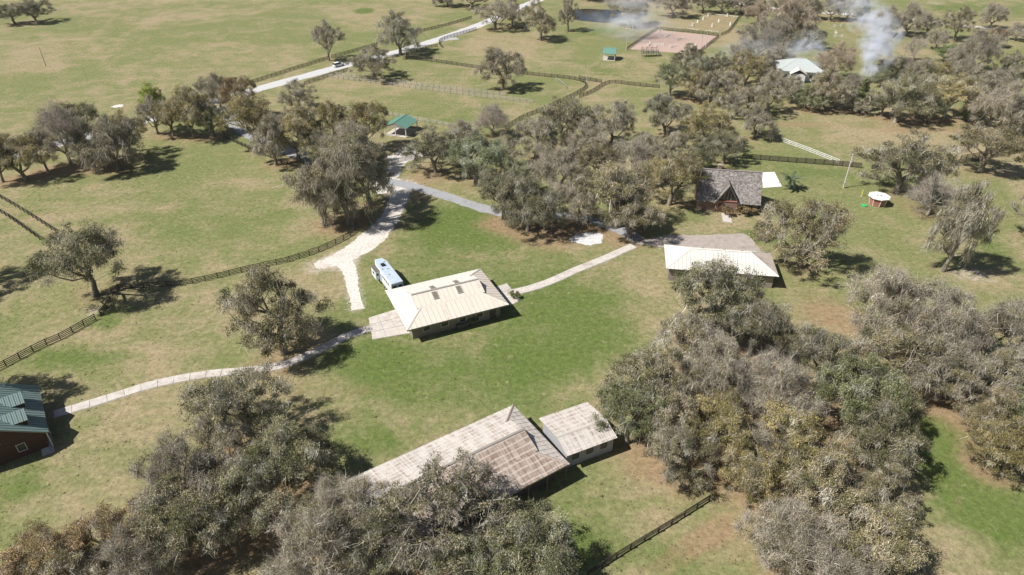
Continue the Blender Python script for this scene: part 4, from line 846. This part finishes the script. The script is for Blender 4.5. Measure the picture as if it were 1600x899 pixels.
# ------------------------------------------------------------------ poles, arena kit
def light_pole(px, py, h, label, arm=True, mat='pole', lamp=True):
    p = G(px, py); t = thing('light_pole', label, 'pole', p); MB().tube((0, 0, 0), (0, 0, h), .13, .09).build('shaft', M[mat], t)
    if lamp:
        MB().box((0, 0, h + .05), (1.5, .1, .1)).build('crossarm', M['galv'], t)
        for x in (-.6, .6): MB().box((x, -.1, h + .25), (.5, .35, .35)).build('lamp_head', M['white_paint'], t)
    return t
light_pole(978, 80, 9.2, 'tall arena light at the corner nearest the small pavilion'); light_pole(1001, 46, 7.5, 'arena light in front of the smoky oak'); light_pole(1029, 75, 7.5, 'arena light inside the clay arena among the jumps'); light_pole(1094, 84, 7.5, 'arena light beside the dark oak at the arena end'); light_pole(1102, 76, 7.5, 'arena light near the white-railed ring'); light_pole(988, 48, 6.5, 'arena light beside the pond meadow')
light_pole(917, 130, 7.0, 'thin bare pole at the rounded paddock corner', lamp=False, mat='galv'); light_pole(72, 104, 7.5, 'thin dark pole standing in the far pasture', lamp=False, mat='timber')
up = thing('utility_pole', 'pale utility pole with transformer on the lawn', 'pole', G(1317.5, 294)); MB().tube((0, 0, 0), (0, 0, 9.6), .17, .11, 10).build('shaft', M['pole'], up)
MB().tube((.28, 0, 7.3), (.28, 0, 8.2), .24, .24, 10).build('transformer', M['galv'], up); MB().box((0, -.2, 1.4), (.4, .25, .7)).build('meter_box', M['galv'], up); MB().bar((-.7, 0, 9.2), (.7, 0, 9.2), .1).build('crossarm', M['timber'], up)
def jump(px, py, rz, label, n=3):
    t = thing('jump', label, 'jump', G(px, py), rz, 'white show jumps')
    for sx in (-1, 1):
        for y in (-.35, .35): MB().box((sx * 1.9, y, .7), (.1, .1, 1.4)).build('standard', M['white_paint'], t)
        MB().box((sx * 1.9, 0, .1), (.12, .9, .12)).build('foot', M['white_paint'], t)
        for k in range(3): MB().box((sx * 2.3, 0, .35 + k * .35), (.7, .08, .14)).build('wing_board', M['white_paint'], t)
    for k in range(n): MB().tube((-1.85, 0, .35 + k * .3), (1.85, 0, .35 + k * .3), .07, k=6).build('pole', M['white_paint'], t)
for (px, py, rz), lb in zip([(1036, 56, .2), (1042, 57, 1.0), (1062, 63, .5), (1014, 71, 1.2), (1031, 72, .1), (1051, 74, .8), (1086, 74, 1.4)], ['in the far corner of the clay arena', 'paired with the one in the far arena corner', 'near the middle of the clay arena', 'behind the dark timber stand', 'beside the light inside the arena', 'against the dark oak by the arena', 'on the smoky side of the arena']):
    jump(px, py, rz, 'white show jump ' + lb)
for (px, py, rz), lb in zip([(1309, 42, .3), (1306, 53, 1.3), (1310, 58, .2)], ['standing apart on the meadow near the cedar', 'standing crosswise in the meadow pair', 'lengthwise in the meadow pair']): jump(px, py, rz, 'white meadow jump ' + lb, 2)
for i, (px, py) in enumerate([(1082, 41), (1090, 36), (1099, 31), (1106, 26), (1123, 35), (1113, 42), (1136, 26), (1141, 40)]):
    p = G(px, py); m_ = MB(); m_.prism([(-.45, -.45, 0), (.45, -.45, 0), (.45, .45, 0), (-.45, .45, 0)], (0, 0, .1)).box((0, 0, .75), (.6, .6, 1.3)); o_ = m_.build('ring_marker', M['white_paint'], None, .05); o_.location = (p.x, p.y, .03); o_.rotation_euler.z = i
    tag(o_, 'small white marker box at the edge of the dressage ring' if i not in (4, 5) else 'small white marker box inside the dressage ring', 'marker', 'dressage ring markers')
vs = thing('viewing_stand', 'dark timber viewing stand at the edge of the clay arena', 'stand', G(1015, 88), .15)
for x in (-3.4, -1.1, 1.1, 3.4):
    for y in (-1.2, 1.2): MB().box((x, y, 1.5 + (.5 if y > 0 else 0)), (.16, .16, 3 + (1 if y > 0 else 0))).build('post', M['timber'], vs)
for k in range(6): MB().box((0, -1.1 + k * .44, 1.6), (7.1, .38, .07)).build('deck_board', M['timber'], vs)
for y, z in ((-1.25, 2.6), (-1.25, 2.1), (1.25, 2.6), (1.25, 3.2)): MB().box((0, y, z), (7, .07, .14)).build('rail', M['timber'], vs)
for k in range(5): MB().box((4.0 + .28 * k, 0, 1.45 - .3 * k), (.3, 1.4, .06)).build('step', M['timber'], vs)

# ------------------------------------------------------------------ vehicles
def wheel(parent, c, r, w):
    c = Vector(c); t_ = MB().tube(c + Vector((0, -w / 2, 0)), c + Vector((0, w / 2, 0)), r, r, 16).build('wheel', M['black'], parent)
    MB().tube(c + Vector((0, -w / 2 - .01, 0)), c + Vector((0, w / 2 + .01, 0)), r * .58, r * .58, 12).build('rim', M['galv'], t_)
tp0, tp1 = Vector((-28.1, 122.9)), Vector((-22.7, 113.3)); dn = (tp0 - tp1); rzt = math.atan2(dn.y, dn.x); tc = (tp0 + tp1) / 2
tr = thing('horse_trailer', 'long white gooseneck horse trailer with a slide-out beside the barn', 'trailer', (tc.x, tc.y, 0), rzt)
# local x points to the nose
hw = 1.28; zt = 3.45
body = [(-5.3, -hw), (3.6, -hw), (5.4, -.8), (5.4, .8), (3.6, hw), (-5.3, hw)]
MB().prism([(x, y, .75) for x, y in [(-5.3, -hw), (2.6, -hw), (2.6, hw), (-5.3, hw)]], (0, 0, .95)).build('lower_body', M['body_white'], tr, .03)
MB().prism([(x, y, 1.702) for x, y in body], (0, 0, zt - 1.702)).build('upper_body', M['body_white'], tr, .05)
MB().prism([(x * .985, y * .93, zt + .002) for x, y in body], (0, 0, .05)).build('roof', M['body_roof'], tr)
for x in (-4, -3, -2, -1, 0): MB().box((x, 0, zt + .065), (.05, 2.1, .03)).build('roof_seam', M['body_white'], tr)
MB().box((2.3, .1, zt + .20), (1.0, .8, .30)).build('air_conditioner', M['black'], tr, .06)
for x, y in ((3.5, -.6), (.9, .75), (.5, -.25), (-1.8, .3)): MB().box((x, y, zt + .11), (.36, .36, .12)).build('roof_vent', M['trim'], tr, .03)
for x in (-.6, -1.6, -2.6, -3.6):
    for sy in (-1, 1): MB().box((x, sy * (hw + .012), 2.55), (.62, .03, .42)).build('window', M['glass'], tr)
MB().box((-5.32, -.62, 2.0), (.05, 1.14, 2.3)).build('rear_door', M['body_roof'], tr); MB().box((-5.32, .62, 2.0), (.05, 1.14, 2.3)).build('rear_door', M['body_roof'], tr)
for y in (-.62, .62): MB().box((-5.355, y, 2.6), (.03, .6, .5)).build('window', M['glass'], tr)
so = MB().box((2.6, hw + .45, 2.05), (2.6, .9, 2.0)).build('slide_out', M['body_white'], tr, .03)
MB().box((2.6, hw + .47, 3.09), (2.75, 1.0, .07)).build('slide_awning', M['timber'], so); MB().box((2.6, hw + .915, 2.2), (.9, .03, .55)).build('window', M['glass'], so); MB().box((1.285, hw + .5, 2.3), (.03, .4, .5)).build('window', M['glass'], so)
for x in (-2.6, -1.6, -.6):
    for y in (-1.15, 1.15): wheel(tr, (x, y, .42), .42, .26)
MB().tube((4.8, 0, .05), (4.8, 0, 1.72), .09).build('gooseneck_jack', M['galv'], tr)
door(tr, (.9, hw + .0, 1.75), .75, 1.9, 1, M['body_roof'])
cp = G(529, 104); cr_ = thing('car', 'white sport utility car driving on the paved road', 'car', (cp.x, cp.y, .03), math.atan2(*(G(640, 76) - G(530, 105)).yx))
def loft(secs): # sections along x: list of (x, [(y,z)...])
    mb = MB(); k = len(secs[0][1])
    for x, pr in secs: mb.v += [(x, y, z) for y, z in pr]
    for i in range(len(secs) - 1):
        for j in range(k): a = i * k + j; b = i * k + (j + 1) % k; mb.f.append([a, b, b + k, a + k])
    mb.f.append(list(range(k))); mb.f.append([(len(secs) - 1) * k + j for j in reversed(range(k))]); return mb
def pr(w, z0, z1): return [(-w, z0), (w, z0), (w, z0 + (z1 - z0) * .7), (w * .92, z1), (-w * .92, z1), (-w, z0 + (z1 - z0) * .7)]
loft([(-2.4, pr(.85, .45, .95)), (-2.25, pr(.93, .35, 1.05)), (1.2, pr(.96, .33, 1.08)), (2.2, pr(.92, .35, .98)), (2.45, pr(.8, .45, .8))]).build('body', M['body_white'], cr_)
loft([(-2.3, pr(.82, 1.0, 1.1)), (-2.05, pr(.80, 1.04, 1.7)), (.3, pr(.80, 1.05, 1.74)), (1.25, pr(.84, 1.0, 1.08))]).build('cabin', M['glass'], cr_)
MB().box((-.9, 0, 1.75), (2.3, 1.4, .05)).build('roof', M['body_white'], cr_, .02)
for x in (-1.5, 1.5):
    for y in (-.85, .85): wheel(cr_, (x, y, .36), .36, .24)
for y in (-.6, .6): MB().box((2.38, y, .75), (.14, .36, .16)).build('headlight', M['white_paint'], cr_); MB().box((-2.38, y, .85), (.1, .3, .2)).build('tail_light', M['red_panel'], cr_)
# toys by the kiosk
g_ = G(1350, 322); o_ = MB().tube((0, 0, 0), (0, 0, .25), .75, .75, 12).tube((0, 0, .25), (0, 0, .55), .3, .12, 10).build('sandbox_toy', M['green_plastic']); o_.location = (g_.x, g_.y, 0); tag(o_, 'small green plastic sandbox toy beside the kiosk', 'toy')
s_ = thing('yellow_post', 'slim yellow post between utility pole and kiosk', 'post', G(1346, 307)); MB().box((0, 0, .9), (.16, .16, 1.8)).build('shaft', M['yellow_paint'], s_); MB().box((0, 0, .04), (.5, .5, .08)).build('base', M['galv'], s_)
# palm
pl = thing('palm_tree', 'spiky palm beside the white poolside deck', 'palm', G(1232, 296)); rp = np.random.default_rng(5); MB().tube((0, 0, 0), (.1, 0, 2.6), .35, .28, 10).build('trunk', M['timber'], pl)
for k in range(26):
    az = k * 2.399; el = rp.uniform(-.1, 1.25); L = rp.uniform(2.6, 3.6); V = []; prev = Vector((.1, 0, 2.6)); mb = MB()
    for s in range(8):
        e = el - s * .17; nx_ = prev + Vector((math.cos(az) * math.cos(e), math.sin(az) * math.cos(e), math.sin(e))) * (L / 8); sd_ = Vector((-math.sin(az), math.cos(az), 0)); dn_ = Vector((0, 0, -.18))
        w_ = .55 * math.sin((s + 1) / 9 * math.pi) + .06
        for sg in (-1, 1): mb.poly([prev, nx_, nx_ + sd_ * sg * w_ + dn_ + (nx_ - prev) * .6, prev.lerp(nx_, .5) + sd_ * sg * w_ * .5 + dn_ * .6])
        prev = nx_
    f_ = mb.build('frond', M['frond'], pl); a_ = f_.data.attributes.new('tint', 'FLOAT', 'POINT'); a_.data.foreach_set('value', np.full(len(f_.data.vertices), rp.uniform(.1, 1), np.float32))

# ------------------------------------------------------------------ trees
SH = [(-8.6, 'beside the front door of the shingled house', 1138, 336, 1.0, BRN), (0, 'under the windows of the shingled house', 1158, 335, 1.1, BRN), (0, 'at the corner of the shingled house', 1172, 333, .9, BRN), (0, 'on the porch corner of the beige barn', 806, 465, .7, GRN), (0, 'along the long wall of the beige barn', 737, 505, .8, GRN), (0, 'at the end of the white-roofed house', 1192, 372, 1.6, DRK)]
for _, ar, px, py, s, tn in SH: TREES.append(dict(pos=G(px, py), R=1.9 * s, h=2.0 * s, kind='shrub', area=ar, label=None, tint=tn))
ADJ = {YEL: 'yellowish', DRK: 'dark', BRN: 'brownish', GRN: 'deep green', PALE: 'silvery'}
def look(t):
    a = ADJ.get(t['tint']); l = LOOK[t['kind']]
    if not a: return l
    return f"{a} live oak" if t['kind'] == 'oak' else (f"{a} {l.split(' ', 2)[-1] if t['kind'] == 'grey' else l}")
byk = {}
for t in TREES: byk.setdefault((look(t), t['area']), []).append(t)
for (k, ar), L in byk.items():
    free = sorted([t for t in L if not t['label']], key=lambda t: -t['R']); n = len(free)
    for i, t in enumerate(free):
        w = ''
        if n == 2: w = ('wider ', 'narrower ')[i]
        elif n == 3: w = ('widest ', 'middle-sized ', 'narrowest ')[i]
        elif n > 3: w = 'widest ' if i == 0 else ('narrowest ' if i == n - 1 else '')
        t['label'] = f"{w}{k} {ar}"; t['_w'] = w; t['group'] = f"{k}s {ar}" if n > 1 else None
MARKS = [('the clay arena', G(1050, 66)), ('the dressage ring', G(1115, 37)), ('the white house', Vector((112, 270, 0))), ('the far sand road', G(1470, 38)), ('the octagonal kiosk', Vector((92, 156, 0))), ('the shingled house', Vector((54, 156, 0))),
         ('the utility pole', G(1317, 294)), ('the small shed', Vector((9.8, 73.7, 0))), ('the rusty barn', c2), ('the white-roofed house', Vector((43, 122, 0))), ('the beige barn', Vector((-12.7, 108.6, 0))), ('the mint pavilion', Vector((-35, 207, 0))), ('the green-roofed house', Vector((-76, 75, 0))),
         ('the palm', G(1232, 296)), ('the paddock corner', G(912, 134)), ('the thick smoke', G(1356, 122)), ('the ash patch', G(915, 373)), ('the sandy wheel tracks', G(1080, 860)), ('the white meadow fence', G(1265, 238)), ('the white meadow jumps', G(1308, 50))]
for (k, ar), L in byk.items():
    sh = [t for t in L if t.get('_w') == '' and sum(u['label'] == t['label'] for u in L) > 1]; pairs = sorted(((t['pos'] - mk[1]).length, i, j) for i, t in enumerate(sh) for j, mk in enumerate(MARKS)); ut = set(); first = {}
    for d, i, j in pairs: first.setdefault(j, []).append(i)
    for rank, word in ((0, 'closest'), (1, 'second closest'), (2, 'third closest')):
        for d, i, j in pairs:
            if len(first[j]) > rank and first[j][rank] == i and i not in ut and MARKS[j][0] not in ar: ut.add(i); sh[i]['label'] += f", {word} to {MARKS[j][0]}"
tr_rng = np.random.default_rng(99); use = {}
for t in TREES:
    kind = t['kind']; ks = KINDS[kind]; i = use.get(kind, 0); use[kind] = i + 1; kd = ks[i % len(ks)]
    if kind == 'green': kd = ks[1] if t['R'] < 0.42 * t['h'] else ks[0]
    base = TINT[kind][tr_rng.integers(len(TINT[kind]))]; tn = t['tint'] or base; jit = tr_rng.uniform(.88, 1.14)
    name = {'shrub': 'shrub', 'bare': 'bare_tree', 'green': 'leafy_tree'}.get(kind, 'live_oak')
    root = thing(name, t['label'], 'shrub' if kind == 'shrub' else 'tree', (t['pos'][0], t['pos'][1], 0), tr_rng.uniform(0, 6.28), t.get('group'))
    s = t['R'] / kd['R']; q = tr_rng.uniform(.88, 1.12); root.scale = (s * q, s / q, t['h'] / kd['H']); root.rotation_euler = (tr_rng.normal(0, .045), tr_rng.normal(0, .045), root.rotation_euler.z)
    for part in ('trunk', 'crown', 'moss'):
        if part not in kd: continue
        o = bpy.data.objects.new(part, kd[part]); link(o, root)
        c = tn if part == 'crown' else tuple(0.55 + 0.45 * q for q in tn); o.color = (c[0] * jit, c[1] * jit, c[2] * jit, 1)

# ------------------------------------------------------------------ smoke
def smoke(label, p, r, dens, seed, rot=0.0):
    m = bpy.data.materials.new('smoke'); m.use_nodes = True; nt = m.node_tree; nt.nodes.clear(); N_ = nt.nodes.new; ln = nt.links.new
    out = N_('ShaderNodeOutputMaterial'); pv = N_('ShaderNodeVolumePrincipled'); ln(pv.outputs[0], out.inputs['Volume']); pv.inputs['Color'].default_value = (.93, .95, 1, 1); pv.inputs['Anisotropy'].default_value = .1
    tc_ = N_('ShaderNodeTexCoord'); no = N_('ShaderNodeTexNoise'); no.inputs['Scale'].default_value = 1.7; no.inputs['Detail'].default_value = 5; no.inputs['Roughness'].default_value = .6; no.inputs['Distortion'].default_value = .8
    mp = N_('ShaderNodeMapping'); mp.inputs['Location'].default_value = (seed, seed * 2, 0); ln(tc_.outputs['Object'], mp.inputs[0]); ln(mp.outputs[0], no.inputs['Vector'])
    ln_ = N_('ShaderNodeVectorMath'); ln_.operation = 'LENGTH'; ln(tc_.outputs['Object'], ln_.inputs[0])
    fo = N_('ShaderNodeMapRange'); fo.inputs[1].default_value = 0.98; fo.inputs[2].default_value = 0.1; ln(ln_.outputs['Value'], fo.inputs[0])
    th = N_('ShaderNodeMath'); th.operation = 'SUBTRACT'; ln(no.outputs['Fac'], th.inputs[0]); th.inputs[1].default_value = .46
    mu = N_('ShaderNodeMath'); mu.operation = 'MULTIPLY'; ln(th.outputs[0], mu.inputs[0]); ln(fo.outputs[0], mu.inputs[1])
    m2 = N_('ShaderNodeMath'); m2.operation = 'MULTIPLY'; m2.use_clamp = False; ln(mu.outputs[0], m2.inputs[0]); m2.inputs[1].default_value = dens * 9
    m3 = N_('ShaderNodeMath'); m3.operation = 'MAXIMUM'; ln(m2.outputs[0], m3.inputs[0]); m3.inputs[1].default_value = 0; ln(m3.outputs[0], pv.inputs['Density'])
    import bmesh
    bm = bmesh.new(); bmesh.ops.create_icosphere(bm, subdivisions=3, radius=1); me = bpy.data.meshes.new('smoke_plume'); bm.to_mesh(me); bm.free(); me.materials.append(m)
    o = link(bpy.data.objects.new('smoke_plume', me)); o.location = p; o.scale = r; o.rotation_euler = (0, rot, 0); o['kind'] = 'stuff'; tag(o, label, 'smoke'); return o
q = G(1356, 122, 2); sp_ = thing('smoke_plume', 'thick white smoke rising beside the white house', 'smoke', (q.x, q.y, 0))
for k, (dx, dy, z, r, dn_) in enumerate([(0, 0, 4, (4, 3.6, 5), 1.0), (2.5, 2, 9.5, (7, 6, 7), .9), (3, 5, 16, (9, 8, 8), .75), (-1, 9, 22, (9.5, 8, 7), .4), (-7, 14, 27, (10, 8, 6), .2)]):
    o = smoke('', (dx, dy, z), r, dn_, 3.1 + k * 1.7, -.2); o.name = 'puff'; o.parent = sp_; del o['label']; del o['category']
q = G(1260, 75, 9); smoke('thin bluish smoke behind the white house', (q.x, q.y, 9), (10, 8, 8), .22, 5.2)
q = G(985, 24, 8); smoke('faint bluish smoke veil in front of the pond oak', (q.x, q.y - 14, 9), (26, 15, 12), .11, 8.4)
q = G(1150, 84, 6); smoke('faint smoke drifting past the clay arena', (q.x, q.y - 4, 7), (22, 12, 8), .05, 11.7, -.3)

# ------------------------------------------------------------------ loose limerock stones along the drive edges
rs = np.random.default_rng(3); SV = []; SF = []
for pix, w in (([(632, 286), (622, 312), (606, 345), (572, 380), (540, 400), (516, 410), (492, 416)], 2.5), ([(532, 402), (546, 424), (552, 452), (559, 484)], 1.15)):
    P = smooth_line([G(*p) for p in pix], .5)
    for i, p in enumerate(P):
        sv = side(P, i)
        for k in range(14):
            e = (w * rs.uniform(.7, 1.0) + abs(rs.normal(0, .4))) * rs.choice((-1, 1)); c = p + sv * e + Vector((rs.normal(0, .3), rs.normal(0, .3), 0)); q = rs.uniform(.03, .09); a0 = rs.uniform(0, 6.28); n0 = len(SV)
            for m_ in range(4): t_ = a0 + m_ * 1.57; SV.append((c.x + math.cos(t_) * q * rs.uniform(.6, 1.3), c.y + math.sin(t_) * q * rs.uniform(.6, 1.3), .005))
            SV.append((c.x, c.y, .03 + q * .5)); SF += [[n0 + m_, n0 + (m_ + 1) % 4, n0 + 4] for m_ in range(4)]
o_ = link(bpy.data.objects.new('loose_gravel', np_mesh('loose_gravel', SV, SF, M['gravel']))); o_['kind'] = 'stuff'; tag(o_, 'loose white gravel scattered along the drive edges', 'gravel')

# ------------------------------------------------------------------ thin haze over the whole place
hz = MB().box((0, 1000, 39), (9000, 9000, 82)).build('haze', None); hz['kind'] = 'stuff'
hm = bpy.data.materials.new('haze'); hm.use_nodes = True; hn = hm.node_tree; hn.nodes.clear(); ho = hn.nodes.new('ShaderNodeOutputMaterial'); hv = hn.nodes.new('ShaderNodeVolumePrincipled')
hv.inputs['Color'].default_value = (.86, .92, 1, 1); hv.inputs['Density'].default_value = 0.00005; hn.links.new(hv.outputs[0], ho.inputs['Volume']); hz.data.materials.append(hm)

# ------------------------------------------------------------------ grass tufts standing out of the turf
M['tuft'] = leaf_mat('grass_tuft', [(0, (0.16, 0.20, 0.06)), (0.5, (0.27, 0.26, 0.11)), (1, (0.48, 0.41, 0.26))], 0.45)
rt = np.random.default_rng(17); n = 60000; py_ = 40 + 150 * rt.random(n) ** 1.3; px_ = rt.uniform(-1, 1, n) * (py_ * .84 + 22); c = np.stack([px_, py_, np.zeros(n)], 1)
keep = (np.sin(px_ * .21 + 1.7 * np.sin(py_ * .13)) * np.sin(py_ * .17 + 1.3 * np.sin(px_ * .11)) + rt.normal(0, .5, n)) > -.15; c = c[keep]
hard = [[G(*p) for p in q_] for q_ in ([(632, 286), (622, 312), (606, 345), (572, 380), (540, 400), (492, 416)], [(532, 402), (546, 424), (559, 484)], [(788, 459), (860, 440), (945, 404), (990, 384)], [(582, 512), (495, 549), (440, 571), (330, 584), (280, 592), (180, 619), (84, 648)], [(600, 282), (700, 308), (752, 325), (880, 336)], [(984, 381), (1100, 380), (1180, 385)])]
for ln_, w_ in zip(hard, (3.4, 2.4, 1.4, 1.4, 2.6, 5.5)):
    for a_, b_ in zip(ln_[:-1], ln_[1:]):
        ab = np.array([b_.x - a_.x, b_.y - a_.y]); t_ = np.clip(((c[:, 0] - a_.x) * ab[0] + (c[:, 1] - a_.y) * ab[1]) / (ab @ ab), 0, 1); c = c[np.hypot(c[:, 0] - a_.x - t_ * ab[0], c[:, 1] - a_.y - t_ * ab[1]) > w_]
n = len(c); a_ = rt.uniform(0, 3.14, n); s_ = rt.gamma(3, .024, (n, 1)); d_ = np.stack([np.cos(a_), np.sin(a_), np.zeros(n)], 1) * s_; e_ = np.stack([-np.sin(a_), np.cos(a_), np.zeros(n)], 1) * s_; u_ = np.array([0, 0, 1.0]) * s_ * rt.uniform(.25, .6, (n, 1))
VT = np.concatenate([np.stack([c - d_, c + d_, c + d_ * 1.4 + u_, c - d_ * 1.2 + u_], 1), np.stack([c - e_, c + e_, c + e_ * 1.3 + u_, c - e_ * 1.4 + u_], 1)]).reshape(-1, 3); tt_ = np.repeat(np.clip(rt.normal(.5, .28, n), 0, 1), 4)
o_ = link(bpy.data.objects.new('grass_tufts', np_mesh('grass_tufts', VT, np.arange(len(VT)).reshape(-1, 4), M['tuft'], {'tint': np.concatenate([tt_, tt_])}))); o_['kind'] = 'stuff'; tag(o_, 'short grass tufts scattered over the lawns', 'grass')
